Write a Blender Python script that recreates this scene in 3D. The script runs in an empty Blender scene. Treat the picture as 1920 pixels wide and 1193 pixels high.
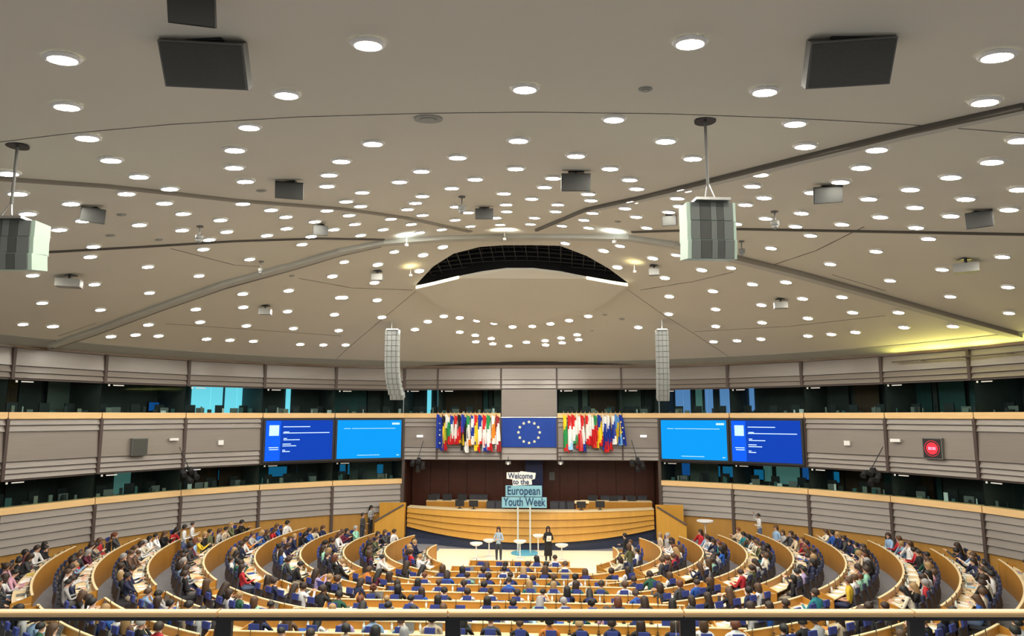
import bpy, bmesh, math, random
from mathutils import Vector, Matrix, Euler
from mathutils.geometry import delaunay_2d_cdt
random.seed(7)
S = bpy.context.scene
COL = S.collection
PI = math.pi
R = math.radians
# ------------------------------------------------------------------ camera
F_PX = 1300.0; PITCH = R(8.0); YAW = R(4.1); CAM = Vector((1.9, 0.0, 7.2))
cd = bpy.data.cameras.new('camera'); cam = bpy.data.objects.new('camera', cd); COL.objects.link(cam)
cam.location = CAM; cam.rotation_euler = Euler((PI/2 + PITCH, 0, YAW), 'XYZ')
cd.sensor_fit = 'HORIZONTAL'; cd.sensor_width = 36; cd.lens = F_PX/1920*36; cd.clip_start = .05; cd.clip_end = 300
S.camera = cam
# ------------------------------------------------------------------ world, exposure
wd = bpy.data.worlds.new('world'); S.world = wd; wd.use_nodes = True
wd.node_tree.nodes['Background'].inputs[0].default_value = (.95, .93, .88, 1)
wd.node_tree.nodes['Background'].inputs[1].default_value = .35
S.view_settings.view_transform = 'Standard'; S.view_settings.look = 'None'
S.view_settings.gamma = 1; S.view_settings.use_curve_mapping = False
S.view_settings.exposure = 0.0
S.cycles.max_bounces = 6; S.cycles.diffuse_bounces = 4; S.cycles.transparent_max_bounces = 12
S.cycles.sample_clamp_indirect = 8
LAMP = 128.0          # radiance of a downlight lens
# ------------------------------------------------------------------ pixel -> place in the room (photograph is 1920x1193)
def ray(px, py):
    u = (px-960)/F_PX; v = (596.5-py)/F_PX
    d = (u, math.cos(PITCH)-v*math.sin(PITCH), math.sin(PITCH)+v*math.cos(PITCH))
    c, s = math.cos(YAW), math.sin(YAW)
    return Vector((c*d[0]-s*d[1], s*d[0]+c*d[1], d[2]))
def atz(px, py, z):
    d = ray(px, py); return CAM + d*((z-CAM.z)/d.z)
def aty(px, py, y):
    d = ray(px, py); return CAM + d*((y-CAM.y)/d.y)
WC = Vector((0, 21.1)); WR = 21.2; ZTOP = 10.05
APEX = Vector((-.2, 25.0)); APZ = 13.9
def ceil_z(x, y):
    dx, dy = x-APEX.x, y-APEX.y
    d = math.hypot(dx, dy)
    if d < 1e-6: return APZ
    ux, uy = dx/d, dy/d
    ox, oy = APEX.x-WC.x, APEX.y-WC.y
    b = ux*ox+uy*oy; c = ox*ox+oy*oy-WR*WR
    t = -b+math.sqrt(b*b-c)
    s = d/t
    return APZ-(APZ-ZTOP)*(.93*s+.07*s*s)
def ceil_n(x, y):
    e = .05
    return Vector((-(ceil_z(x+e, y)-ceil_z(x-e, y))/(2*e), -(ceil_z(x, y+e)-ceil_z(x, y-e))/(2*e), 1)).normalized()
def on_ceil(px, py, drop=0.0):
    d = ray(px, py); t = 3.0
    while t < 60:
        p = CAM+d*t
        if p.z > ceil_z(p.x, p.y)-drop:
            a, b = t-.1, t
            for _ in range(16):
                m = (a+b)/2; p = CAM+d*m
                if p.z > ceil_z(p.x, p.y)-drop: b = m
                else: a = m
            return CAM+d*a
        t += .1
    return p
# ------------------------------------------------------------------ materials
def mat(name, col, rough=.6, metal=0, grain=None, noise=None, emit=None, spec=.4, bump=0):
    m = bpy.data.materials.new(name); m.use_nodes = True; nt = m.node_tree; N = nt.nodes; L = nt.links
    b = N['Principled BSDF']; b.inputs['Base Color'].default_value = (*col, 1)
    b.inputs['Roughness'].default_value = rough; b.inputs['Metallic'].default_value = metal
    b.inputs['Specular IOR Level'].default_value = spec
    if grain or noise:
        tc = N.new('ShaderNodeTexCoord'); mp = N.new('ShaderNodeMapping'); nz = N.new('ShaderNodeTexNoise'); rp = N.new('ShaderNodeMixRGB')
        L.new(tc.outputs['Object'], mp.inputs[0]); L.new(mp.outputs[0], nz.inputs[0])
        sc, amt = (grain[0], grain[1]) if grain else ((noise[0],)*3, noise[1])
        mp.inputs['Scale'].default_value = sc; nz.inputs['Scale'].default_value = 1; nz.inputs['Detail'].default_value = 4
        rp.inputs[1].default_value = (*[c*(1-amt) for c in col], 1); rp.inputs[2].default_value = (*[min(1, c*(1+amt)) for c in col], 1)
        L.new(nz.outputs[0], rp.inputs[0]); L.new(rp.outputs[0], b.inputs['Base Color'])
        if bump:
            bp = N.new('ShaderNodeBump'); bp.inputs['Strength'].default_value = bump; L.new(nz.outputs[0], bp.inputs['Height']); L.new(bp.outputs[0], b.inputs['Normal'])
    if emit:
        b.inputs['Emission Color'].default_value = (*emit[0], 1); b.inputs['Emission Strength'].default_value = emit[1]
    return m
def glass(name, tint, refl=.08):
    m = bpy.data.materials.new(name); m.use_nodes = True; nt = m.node_tree; N = nt.nodes; L = nt.links
    N.remove(N['Principled BSDF'])
    t = N.new('ShaderNodeBsdfTransparent'); t.inputs[0].default_value = (*tint, 1)
    g = N.new('ShaderNodeBsdfGlossy'); g.inputs['Roughness'].default_value = .02; g.inputs[0].default_value = (.9, 1, .97, 1)
    lw = N.new('ShaderNodeLayerWeight'); lw.inputs[0].default_value = refl
    mx = N.new('ShaderNodeMixShader'); L.new(lw.outputs['Fresnel'], mx.inputs[0]); L.new(t.outputs[0], mx.inputs[1]); L.new(g.outputs[0], mx.inputs[2])
    L.new(mx.outputs[0], N['Material Output'].inputs[0]); return m
def objcol(name, rough=.8):
    m = bpy.data.materials.new(name); m.use_nodes = True; N = m.node_tree.nodes; L = m.node_tree.links
    o = N.new('ShaderNodeObjectInfo'); tc = N.new('ShaderNodeTexCoord'); nz = N.new('ShaderNodeTexNoise'); nz.inputs['Scale'].default_value = 9
    mx = N.new('ShaderNodeMixRGB'); mx.blend_type = 'MULTIPLY'; mx.inputs[0].default_value = .35
    L.new(tc.outputs['Object'], nz.inputs[0]); L.new(o.outputs['Color'], mx.inputs[1]); L.new(nz.outputs[0], mx.inputs[2])
    L.new(mx.outputs[0], N['Principled BSDF'].inputs['Base Color']); N['Principled BSDF'].inputs['Roughness'].default_value = rough
    return m
def randcol(name, cols, mul=1.0, rough=.7):
    m = bpy.data.materials.new(name); m.use_nodes = True; N = m.node_tree.nodes; L = m.node_tree.links
    o = N.new('ShaderNodeObjectInfo'); ma = N.new('ShaderNodeMath'); ma.operation = 'MULTIPLY'; ma.inputs[1].default_value = mul
    fr = N.new('ShaderNodeMath'); fr.operation = 'FRACT'; rp = N.new('ShaderNodeValToRGB'); rp.color_ramp.interpolation = 'CONSTANT'
    L.new(o.outputs['Random'], ma.inputs[0]); L.new(ma.outputs[0], fr.inputs[0]); L.new(fr.outputs[0], rp.inputs[0])
    e = rp.color_ramp.elements
    while len(e) < len(cols): e.new(.5)
    for i, c in enumerate(cols): e[i].position = i/len(cols); e[i].color = (*c, 1)
    L.new(rp.outputs[0], N['Principled BSDF'].inputs['Base Color']); N['Principled BSDF'].inputs['Roughness'].default_value = rough
    return m
M = {}
M['ceil'] = mat('ceiling_plaster', (.66, .635, .545), .8, noise=(.35, .04))
M['clothdark'] = mat('cloth_dark', (.075, .08, .075), .7)
M['clothlight'] = mat('cloth_light', (.15, .165, .155), .6)
M['hangbox'] = mat('dark_speaker_cloth', (.045, .046, .042), .7)
M['hangwhite'] = mat('ceiling_unit_grey', (.26, .26, .24), .5)
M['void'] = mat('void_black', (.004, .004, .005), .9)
M['lattice'] = mat('lattice_dark', (.035, .035, .035), .6)
M['rib'] = mat('rib_brown_grey', (.26, .235, .19), .7)
M['cove'] = mat('edge_shade_vent_grey', (.36, .365, .33), .8, noise=(2, .06))  # ceiling-edge shading put into the ring's grey; the vents share this colour
M['seam'] = mat('seam_dark', (.10, .09, .075), .8)
M['beam'] = mat('beam_grey', (.47, .47, .42), .7, noise=(1, .05))
M['panel'] = mat('pale_brown_panel', (.225, .195, .17), .30, grain=((.7, .7, 14), .10), spec=.7)
M['backing'] = mat('panel_backing', (.05, .042, .038), .8)
M['post'] = mat('post_brown', (.085, .062, .055), .5)
M['goldtrim'] = mat('brown_trim', (.13, .075, .035), .22, grain=((2, 2, 20), .25))
M['ledge'] = mat('oak_ledge', (.80, .54, .26), .4, grain=((1, 1, 12), .10))
M['honey'] = mat('honey_wood', (.47, .21, .03), .4, grain=((3, 3, .8), .16))
M['podium'] = mat('podium_wood', (.58, .30, .045), .38, grain=((5, 5, .6), .14))
M['base'] = mat('base_wood', (.42, .22, .05), .45, grain=((3, 3, .7), .16))
M['desktop'] = mat('desktop_pale', (.80, .64, .38), .35, noise=(7, .10))
M['recess'] = mat('dark_red_wood', (.085, .026, .014), .35, grain=((4, 4, .5), .25))
M['navy'] = mat('navy_riser', (.035, .045, .085), .7, noise=(8, .15))
M['cream'] = mat('cream_carpet', (.88, .78, .56), .9, noise=(6, .05))
M['carpet'] = mat('slate_carpet', (.20, .20, .22), .95, noise=(5, .12))
M['glass'] = glass('booth_glass', (.78, .87, .86), .07)
M['railglass'] = glass('rail_glass', (.93, .96, .95), .03)
M['booth'] = mat('booth_dark', (.085, .085, .082), .8, noise=(1.3, .35))
M['boothwood'] = mat('booth_brown', (.12, .06, .035), .7)
M['boothteal'] = mat('booth_teal', (.05, .12, .12), .6)
M['boothgrey'] = mat('booth_grey', (.20, .22, .19), .6)
M['boothdesk'] = mat('booth_desk', (.26, .25, .20), .6)
M['dark'] = mat('black_plastic', (.022, .023, .026), .4)
M['grille'] = mat('speaker_grille', (.06, .062, .055), .6, noise=(60, .25))
M['greybox'] = mat('grey_box', (.17, .17, .16), .55)
M['mint'] = mat('pale_mint_metal', (.46, .60, .50), .45)
M['arr'] = mat('array_grille', (.26, .28, .27), .4, noise=(40, .15))
M['white'] = mat('white_plastic', (.82, .82, .80), .4)
M['paper'] = mat('paper_white', (.90, .88, .84), .8)
M['steel'] = mat('steel', (.6, .6, .6), .3, metal=1)
M['lens'] = mat('lamp_lens', (.9, .9, .85), .5, emit=((1, .945, .84), LAMP))
M['walllamp'] = mat('wall_lamp_lit', (.9, .9, .9), .5, emit=((1, .98, .92), 1.2))
M['cyan'] = mat('lit_window_cyan', (.2, .5, .6), .5, emit=((.22, .80, .98), 1.05))
M['bluelit'] = mat('lit_window_blue', (.1, .2, .4), .5, emit=((.16, .34, .72), .75))
M['tealpane'] = mat('teal_partition', (.24, .42, .38), .4, emit=((.2, .5, .45), .22))
M['scr_blue'] = mat('screen_blue', (.0, .005, .02), .7, spec=.1, emit=((.003, .055, .50), .95))
M['scr_side'] = mat('screen_sidebar', (.0, .01, .05), .7, spec=.1, emit=((.004, .12, .95), 1.0))
M['scr_cyan'] = mat('screen_sky_blue', (.0, .02, .05), .7, spec=.1, emit=((.0, .34, .95), 1.0))
M['scr_txt'] = mat('screen_text', (.5, .6, .8), .4, emit=((.35, .60, 1), .95))
M['scr_pale'] = mat('screen_pale', (.5, .6, .8), .4, emit=((.18, .50, .85), .9))
M['mon'] = mat('monitor_blue', (.0, .02, .2), .4, emit=((.01, .12, .42), .6))
M['mon2'] = mat('monitor_teal', (.0, .02, .2), .4, emit=((.01, .22, .45), .55))
M['red'] = mat('clock_red', (.5, .02, .03), .4, emit=((.9, .03, .06), .6))
M['glow'] = mat('edge_glow', (.9, .85, .5), .4, emit=((1, .93, .62), 3.0))
M['shirt'] = objcol('clothing_top')
M['hair'] = objcol('hair_strands', .55)
M['skin'] = randcol('skin_tone', [(.62, .36, .25), (.70, .44, .32), (.50, .27, .17), (.66, .40, .28), (.30, .15, .09), (.72, .47, .36)], 7.3)
M['trouser'] = randcol('trousers', [(.03, .035, .05), (.02, .02, .02), (.10, .14, .24), (.14, .13, .12), (.04, .05, .11), (.35, .30, .22)], 3.7, .85)
M['shoe'] = mat('shoe_dark', (.03, .028, .03), .5)
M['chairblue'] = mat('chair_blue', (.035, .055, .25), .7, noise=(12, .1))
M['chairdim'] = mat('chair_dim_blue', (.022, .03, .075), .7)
M['chairdark'] = mat('chair_dark', (.045, .045, .055), .6)
M['whitepaint'] = mat('white_star', (.9, .88, .55), .6)
# ------------------------------------------------------------------ mesh helpers
class MB:
    def __init__(s): s.v = []; s.f = []; s.m = []
    def poly(s, pts, m=0):
        i = len(s.v); s.v += [tuple(p) for p in pts]; s.f.append(tuple(range(i, i+len(pts)))); s.m.append(m)
    def hexa(s, p, m=0):   # 8 pts: bottom 4, top 4
        i = len(s.v); s.v += [tuple(q) for q in p]
        for f in ((3, 2, 1, 0), (4, 5, 6, 7), (0, 1, 5, 4), (1, 2, 6, 5), (2, 3, 7, 6), (3, 0, 4, 7)):
            s.f.append(tuple(i+k for k in f)); s.m.append(m)
    def box(s, c, d, m=0, rz=0, mtx=None):
        x, y, z = (a/2 for a in d); P = []
        rm = mtx if mtx is not None else Matrix.Rotation(rz, 3, 'Z')
        for zz in (-z, z):
            for xx, yy in ((-x, -y), (x, -y), (x, y), (-x, y)):
                P.append(rm @ Vector((xx, yy, zz)) + Vector(c))
        s.hexa(P, m)
    def cyl(s, a, b, r, n=10, m=0, r2=None, caps=True):
        a = Vector(a); b = Vector(b); r2 = r if r2 is None else r2
        w = (b-a).normalized(); u = w.orthogonal().normalized(); t = w.cross(u); i = len(s.v)
        for c, rr in ((a, r), (b, r2)):
            for k in range(n):
                an = 2*PI*k/n; s.v.append(tuple(c+(u*math.cos(an)+t*math.sin(an))*rr))
        for k in range(n):
            j = (k+1) % n; s.f.append((i+k, i+j, i+n+j, i+n+k)); s.m.append(m)
        if caps:
            s.f.append(tuple(i+k for k in reversed(range(n)))); s.m.append(m)
            s.f.append(tuple(i+n+k for k in range(n))); s.m.append(m)
    def prism(s, pts, off, m=0):   # closed outline, extruded by vector
        off = Vector(off); n = len(pts); i = len(s.v)
        s.v += [tuple(Vector(p)) for p in pts]+[tuple(Vector(p)+off) for p in pts]
        s.f.append(tuple(i+k for k in range(n))); s.m.append(m)
        s.f.append(tuple(i+n+k for k in reversed(range(n)))); s.m.append(m)
        for k in range(n):
            j = (k+1) % n; s.f.append((i+j, i+k, i+n+k, i+n+j)); s.m.append(m)
    def sweep(s, secs, m=0, close=True):  # list of equal-length sections
        n = len(secs[0]); i = len(s.v)
        for q in secs: s.v += [tuple(p) for p in q]
        for a in range(len(secs)-1):
            for k in range(n if close else n-1):
                j = (k+1) % n
                s.f.append((i+a*n+k, i+a*n+j, i+(a+1)*n+j, i+(a+1)*n+k)); s.m.append(m)
        if close:
            s.f.append(tuple(i+k for k in reversed(range(n)))); s.m.append(m)
            s.f.append(tuple(i+(len(secs)-1)*n+k for k in range(n))); s.m.append(m)
    def mesh(s, name, mats, smooth=False):
        me = bpy.data.meshes.new(name); me.from_pydata(s.v, [], s.f)
        for k in (mats if isinstance(mats, (list, tuple)) else [mats]): me.materials.append(M[k])
        me.polygons.foreach_set('material_index', s.m)
        if smooth: me.polygons.foreach_set('use_smooth', [True]*len(s.f))
        me.update()
        bm = bmesh.new(); bm.from_mesh(me); bmesh.ops.recalc_face_normals(bm, faces=bm.faces); bm.to_mesh(me); bm.free()
        return me
    def build(s, name, mats, parent=None, smooth=False):
        return link(bpy.data.objects.new(name, s.mesh(name, mats, smooth)), parent)
def link(o, parent=None):
    COL.objects.link(o)
    if parent is not None: o.parent = parent
    return o
def tag(o, label=None, cat=None, group=None, kind=None):
    if label: o['label'] = label
    if cat: o['category'] = cat
    if group: o['group'] = group
    if kind: o['kind'] = kind
    return o
def empty(name, loc=(0, 0, 0), rz=0):
    o = bpy.data.objects.new(name, None); o.empty_display_size = .1; COL.objects.link(o); o.location = loc; o.rotation_euler = (0, 0, rz); return o
def structure(o): o['kind'] = 'structure'; return o
def inst(mesh, name, parent=None, loc=None, rot=None, color=None):
    o = bpy.data.objects.new(name, mesh); link(o, parent)
    if loc is not None: o.location = loc
    if rot is not None: o.rotation_euler = rot
    if color: o.color = (*color, 1)
    return o
def copy_tree(o, parent=None):
    c = o.copy(); COL.objects.link(c); c.parent = parent
    for ch in o.children: copy_tree(ch, c)
    return c
ORD = ['first', 'second', 'third', 'fourth', 'fifth', 'sixth', 'seventh', 'eighth', 'ninth', 'tenth', 'eleventh', 'twelfth', 'thirteenth', 'fourteenth', 'fifteenth', 'sixteenth', 'seventeenth', 'eighteenth', 'nineteenth', 'twentieth', 'twenty-first', 'twenty-second', 'twenty-third', 'twenty-fourth', 'twenty-fifth', 'twenty-sixth', 'twenty-seventh', 'twenty-eighth']
# ------------------------------------------------------------------ floor
CC = Vector((0, 33.4))
def rho(x, y):
    dx, dy = x-CC.x, y-CC.y
    r = math.hypot(dx, dy)
    if dy < 0 and -dy > .93*r: return -dy/.93
    return r
def floor_z(x, y):
    if abs(x) < 5.05 and 31.4 < y < 38.8: return 0.0
    return .055*min(max(0, rho(x, y)-3.2), 17)*(1 if y < 36.5 else max(0, 1-(y-36.5)/6) if abs(x) < 9 else 1)
mb = MB(); n = 44
for i in range(n):
    for j in range(n):
        q = []
        for a, b in ((i, j), (i+1, j), (i+1, j+1), (i, j+1)):
            x = -22+a; y = -0.5+b; q.append((x, y, floor_z(x, y)))
        mb.poly(q)
structure(mb.build('floor', 'carpet'))
mb = MB(); mb.box((0, 34.75, .0), (9.6, 7.7, .08))
structure(mb.build('stage_floor', 'cream'))
mb = MB(); mb.box((0, 42.2, .21), (16, 5.8, .42)); mb.box((0, 42.9, .75), (14.8, 4.3, .7)); structure(mb.build('dais_floor', 'navy'))
# ------------------------------------------------------------------ ceiling with the opening near its peak
up_arc = [(780, 534), (812, 500), (850, 476), (900, 463), (945, 460), (1000, 460), (1050, 461), (1100, 480), (1142, 504), (1177, 530)]
lo_arc = [(1150, 531), (1100, 523), (1050, 512), (1000, 506), (950, 506), (905, 511), (860, 520), (815, 531)]
hole = [on_ceil(*p) for p in up_arc+lo_arc]
def inside(x, y, P):
    c = False; n = len(P); j = n-1
    for i in range(n):
        if (P[i].y > y) != (P[j].y > y) and x < (P[j].x-P[i].x)*(y-P[i].y)/(P[j].y-P[i].y)+P[i].x: c = not c
        j = i
    return c
vs = [Vector((p.x, p.y)) for p in hole]; es = [(i, (i+1) % len(hole)) for i in range(len(hole))]
b0 = len(vs); nb = 96
for k in range(nb): vs.append(WC+Vector((math.cos(2*PI*k/nb), math.sin(2*PI*k/nb)))*(WR-1.2))
es += [(b0+k, b0+(k+1) % nb) for k in range(nb)]
for rr in range(1, 27):
    nn = max(6, int(rr*5))
    for k in range(nn):
        a = 2*PI*(k+.5*(rr % 2))/nn; q = WC+Vector((math.cos(a), math.sin(a)))*rr*.79
        if (q-WC).length < WR-1.4 and min((q-Vector((h.x, h.y))).length for h in hole) > .12: vs.append(q)
out = delaunay_2d_cdt(vs, es, [], 1, 1e-5)
V2 = out[0]; F2 = []
for f in out[2]:
    c = sum((V2[i] for i in f), Vector((0, 0)))/len(f)
    if inside(c.x, c.y, hole) or (c-WC).length > WR-1.19: continue
    ar = sum(V2[f[i]].x*V2[f[(i+1) % len(f)]].y-V2[f[(i+1) % len(f)]].x*V2[f[i]].y for i in range(len(f)))
    F2.append(tuple(reversed(f)) if ar > 0 else tuple(f))
me = bpy.data.meshes.new('ceiling'); me.from_pydata([(v.x, v.y, ceil_z(v.x, v.y)) for v in V2], [], F2); me.materials.append(M['ceil']); me.polygons.foreach_set('use_smooth', [True]*len(F2)); me.update()
ceiling = structure(link(bpy.data.objects.new('ceiling', me)))
# ring where ceiling meets the walls; edge shading put into its darker colour
mb = MB(); secs = []
for k in range(-4, 101):
    a = R(-110+k*220/96)+PI/2; d = Vector((math.cos(a), math.sin(a)))
    p = WC+d*(WR-1.25); q = WC+d*(WR+.1)
    secs.append([(p.x, p.y, ceil_z(p.x, p.y)-.02), (q.x, q.y, ZTOP-.06), (q.x, q.y, ZTOP+.3), (p.x, p.y, ceil_z(p.x, p.y)+.3)])
mb.sweep(secs); tag(mb.build('trim_1', 'cove', smooth=False), kind='structure')
# shaft above the opening, its lattice
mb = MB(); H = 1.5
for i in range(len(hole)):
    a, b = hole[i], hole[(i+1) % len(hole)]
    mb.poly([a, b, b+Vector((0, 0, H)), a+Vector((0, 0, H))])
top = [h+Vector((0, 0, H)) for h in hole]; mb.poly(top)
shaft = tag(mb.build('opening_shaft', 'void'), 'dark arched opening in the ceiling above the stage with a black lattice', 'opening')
xs = [h.x for h in hole]; ys = [h.y for h in hole]
mb = MB()
def cliprow(y0, horizontal=True):
    pts = []
    for i in range(len(hole)):
        a, b = hole[i], hole[(i+1) % len(hole)]
        if horizontal:
            if (a.y > y0) != (b.y > y0): pts.append(a.x+(b.x-a.x)*(y0-a.y)/(b.y-a.y))
        else:
            if (a.x > y0) != (b.x > y0): pts.append(a.y+(b.y-a.y)*(y0-a.x)/(b.x-a.x))
    return sorted(pts)
for lev, st in ((.35, .42), (.75, .5), (1.15, .6)):
    y = min(ys)+.15
    while y < max(ys):
        pp = cliprow(y)
        for a, b in zip(pp[::2], pp[1::2]):
            nseg = max(1, int((b-a)/.8))
            for s in range(nseg):
                xa = a+(b-a)*s/nseg; xb = a+(b-a)*(s+1)/nseg
                za, zb = ceil_z(xa, y)+lev, ceil_z(xb, y)+lev
                mb.cyl((xa, y, za), (xb, y, zb), .02, 4, caps=False)
        y += st
    x = min(xs)+.2
    while x < max(xs):
        pp = cliprow(x, False)
        for a, b in zip(pp[::2], pp[1::2]):
            mb.cyl((x, a, ceil_z(x, a)+lev), (x, b, ceil_z(x, b)+lev), .02, 4, caps=False)
        x += st*1.1
tag(mb.build('lattice', 'lattice', shaft), kind='stuff')
# hanging disc below the opening
disc_px = [(780, 541), (815, 533), (860, 522), (905, 513), (950, 507), (1000, 507), (1050, 513), (1100, 523), (1150, 532), (1177, 536),
           (1140, 565), (1110, 583), (1070, 598), (1030, 606), (985, 611), (940, 609), (900, 603), (860, 592), (820, 572)]
dp = [on_ceil(x, y, .16) for x, y in disc_px]
mb = MB(); mb.prism(dp, (0, 0, .10)); structure(mb.build('ceiling_disc', 'ceil'))
for nm, seg in (('light_strip', dp[0:3]), ('light_strip', dp[7:10])):
    mb = MB()
    for a, b in zip(seg, seg[1:]):
        mb.hexa([a+Vector((0, -.03, -.02)), b+Vector((0, -.03, -.02)), b+Vector((0, 0, -.02)), a+Vector((0, 0, -.02)),
                 a+Vector((0, -.03, .10)), b+Vector((0, -.03, .10)), b+Vector((0, 0, .10)), a+Vector((0, 0, .10))])
    o = mb.build(nm, 'glow'); side = 'left' if seg[0].x < -1 else 'right'
    tag(o, 'glowing yellow edge strip at the %s tip of the dark ceiling opening' % side, 'light strip')
# ridges and seams: strips that follow the ceiling
def strip(pxs, w, drop, m, name, th=.05):
    P = []
    for (x0, y0), (x1, y1) in zip(pxs, pxs[1:]):
        n = max(2, int(math.hypot(x1-x0, y1-y0)/40))
        P += [on_ceil(x0+(x1-x0)*k/n, y0+(y1-y0)*k/n) for k in range(n)]
    P.append(on_ceil(*pxs[-1]))
    mb = MB(); secs = []
    for i, p in enumerate(P):
        d = (P[min(i+1, len(P)-1)]-P[max(i-1, 0)]); d.z = 0; d.normalize(); s = Vector((-d.y, d.x, 0))*w/2
        q = []
        for sg, dz in ((-1, -drop), (1, -drop), (1, th), (-1, th)):
            v = p+s*sg; q.append((v.x, v.y, ceil_z(v.x, v.y)+dz))
        secs.append(q)
    mb.sweep(secs); return structure(mb.build(name, m))
strip([(97, 645), (180, 618), (300, 573), (420, 530), (560, 492), (640, 468), (720, 452), (830, 444), (940, 441), (1060, 441), (1180, 443), (1260, 455), (1370, 481), (1500, 513), (1640, 552), (1780, 592), (1908, 627)], .40, .15, 'beam', 'trim_2')
strip([(97, 649), (180, 622), (300, 577), (420, 535), (560, 496), (640, 472), (715, 455)], .06, .17, 'rib', 'trim_3')
strip([(1370, 476), (1500, 508), (1640, 547), (1780, 587), (1908, 622)], .06, .17, 'rib', 'trim_4')
strip([(0, 333), (200, 347), (440, 374), (640, 390), (760, 407), (882, 433)], .17, .05, 'rib', 'trim_5')
strip([(1920, 194), (1700, 243), (1500, 293), (1340, 333), (1200, 368), (1100, 390), (1005, 430)], .09, .08, 'seam', 'trim_6')
strip([(1920, 202), (1700, 252), (1500, 301), (1340, 341), (1200, 374), (1110, 393)], .20, .05, 'beam', 'trim_7')
strip([(80, 472), (260, 462), (440, 451), (600, 446), (720, 448)], .09, .05, 'seam', 'trim_8')
strip([(1185, 434), (1370, 428), (1600, 432), (1920, 438)], .11, .05, 'seam', 'trim_9')
k = 10
for px in ([(0, 266), (130, 250), (320, 233), (560, 219), (800, 212), (1000, 210), (1250, 213), (1500, 222), (1700, 233), (1920, 250)],
           [(780, 546), (715, 600), (650, 655), (626, 678)], [(1177, 543), (1240, 588), (1300, 625), (1365, 668)],
           [(320, 466), (440, 497), (490, 500)], [(560, 522), (660, 540), (775, 544)], [(1200, 544), (1300, 528), (1375, 510)],
           [(110, 630), (180, 606)], [(1440, 500), (1530, 470), (1620, 425)], [(1560, 515), (1660, 545)], [(1300, 622), (1480, 612), (1660, 592)], [(310, 607), (470, 618), (640, 630)]):
    strip(px, .009 if px[0][1] == 266 else .02, .008, 'seam', 'trim_%d' % k); k += 1
# ------------------------------------------------------------------ walls
zones_low = [(1.66, 1.98), (1.98, 2.30), (2.30, 2.62), (2.62, 2.94), (2.94, 3.27)]
zones_mid = [(4.62, 4.84), (4.84, 5.06), (5.06, 5.32), (5.32, 6.52), (6.52, 6.78), (6.78, 7.06)]
zones_top = [(8.70, 8.93), (8.93, 9.20), (9.20, 9.92)]
def board(P0, P1, z0, z1, parent, m='panel', name='panel', lap=.095, th=.03, gap=.03):
    P0 = Vector(P0); P1 = Vector(P1); d = (P1-P0).normalized(); nrm = Vector((-d.y, d.x))
    mid = (P0+P1)/2
    if (Vector((0, 30))-mid).dot(nrm) < 0: nrm = -nrm
    a = P0+d*.03; b = P1-d*.03
    zb, zt = z0+gap, z1+.01
    q = []
    for z, o in ((zb, lap), (zt, .012)):
        for pp, oo in ((a, o), (b, o), (b, o-th-.02), (a, o-th-.02)):
            v = pp+nrm*oo; q.append((v.x, v.y, z))
    mb = MB(); mb.hexa(q); return mb.build(name, m, parent)
def slab(P0, P1, z0, z1, o0, o1, parent, m, name):
    P0 = Vector(P0); P1 = Vector(P1); d = (P1-P0).normalized(); nrm = Vector((-d.y, d.x))
    if (Vector((0, 30))-(P0+P1)/2).dot(nrm) < 0: nrm = -nrm
    mb = MB(); q = []
    for z in (z0, z1):
        for pp, oo in ((P0, o1), (P1, o1), (P1, o0), (P0, o0)):
            v = pp+nrm*oo; q.append((v.x, v.y, z))
    mb.hexa(q); return mb.build(name, m, parent)
def wp(deg): a = R(90-deg); return (WC.x+WR*math.cos(a), WC.y+WR*math.sin(a))
def post(P, z0, z1, parent, w=.15, d=.15):
    P = Vector(P); nr = (Vector((0, 26))-P).normalized()
    if abs(P.y-40.93) < .1 and abs(P.x) < 7: nr = Vector((0, -1))
    c = P+nr*(d/2-.02); an = math.atan2(nr.y, nr.x)
    mb = MB(); mb.box((c.x, c.y, (z0+z1)/2), (d, w, z1-z0), rz=an); return mb.build('post', 'post', parent)
win_n = 1
booth_n = 0
def window(P0, P1, z0, z1, splits, tilt=0):
    global win_n
    P0 = Vector(P0); P1 = Vector(P1); d = (P1-P0); L = d.length; d.normalize()
    root = empty('window_%d' % win_n, (P0.x, P0.y, z0)); win_n += 1; structure(root)
    for a, b in zip([0]+splits, splits+[1]):
        o = slab(P0+d*(L*a+.012), P0+d*(L*b-.012), z0+.01, z1-.01, .0, .012, None, 'glass', 'pane')
        o.parent = root; o.matrix_parent_inverse = Matrix.Translation((-P0.x, -P0.y, -z0))
    fr = slab(P0, P1, z1-.03, z1+.03, -.03, .03, None, 'post', 'frame'); fr.parent = root; fr.matrix_parent_inverse = Matrix.Translation((-P0.x, -P0.y, -z0))
    # plate with the booth's light bar
    q = P0+d*.25; nr = Vector((-d.y, d.x)); nr = nr if (Vector((0, 30))-q).dot(nr) > 0 else -nr
    mb = MB(); an = math.atan2(d.y, d.x)
    if nr.y > -.99 or True:
        e = P1-d*.3 if False else P0
        c = (P0 if P0.x < P1.x else P1)+(d if P0.x < P1.x else -d)*.25+nr*.02; dd = d if P0.x < P1.x else -d
        mb.box((c.x, c.y, z1-.10), (.08, .02, .08), rz=an)
        c2 = c+dd*.42; mb.box((c2.x, c2.y, z1-.10), (.48, .02, .045), rz=an)
    o = mb.build('sign_plate', 'white', root); o.matrix_parent_inverse = Matrix.Translation((-P0.x, -P0.y, -z0))
    return root
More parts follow.
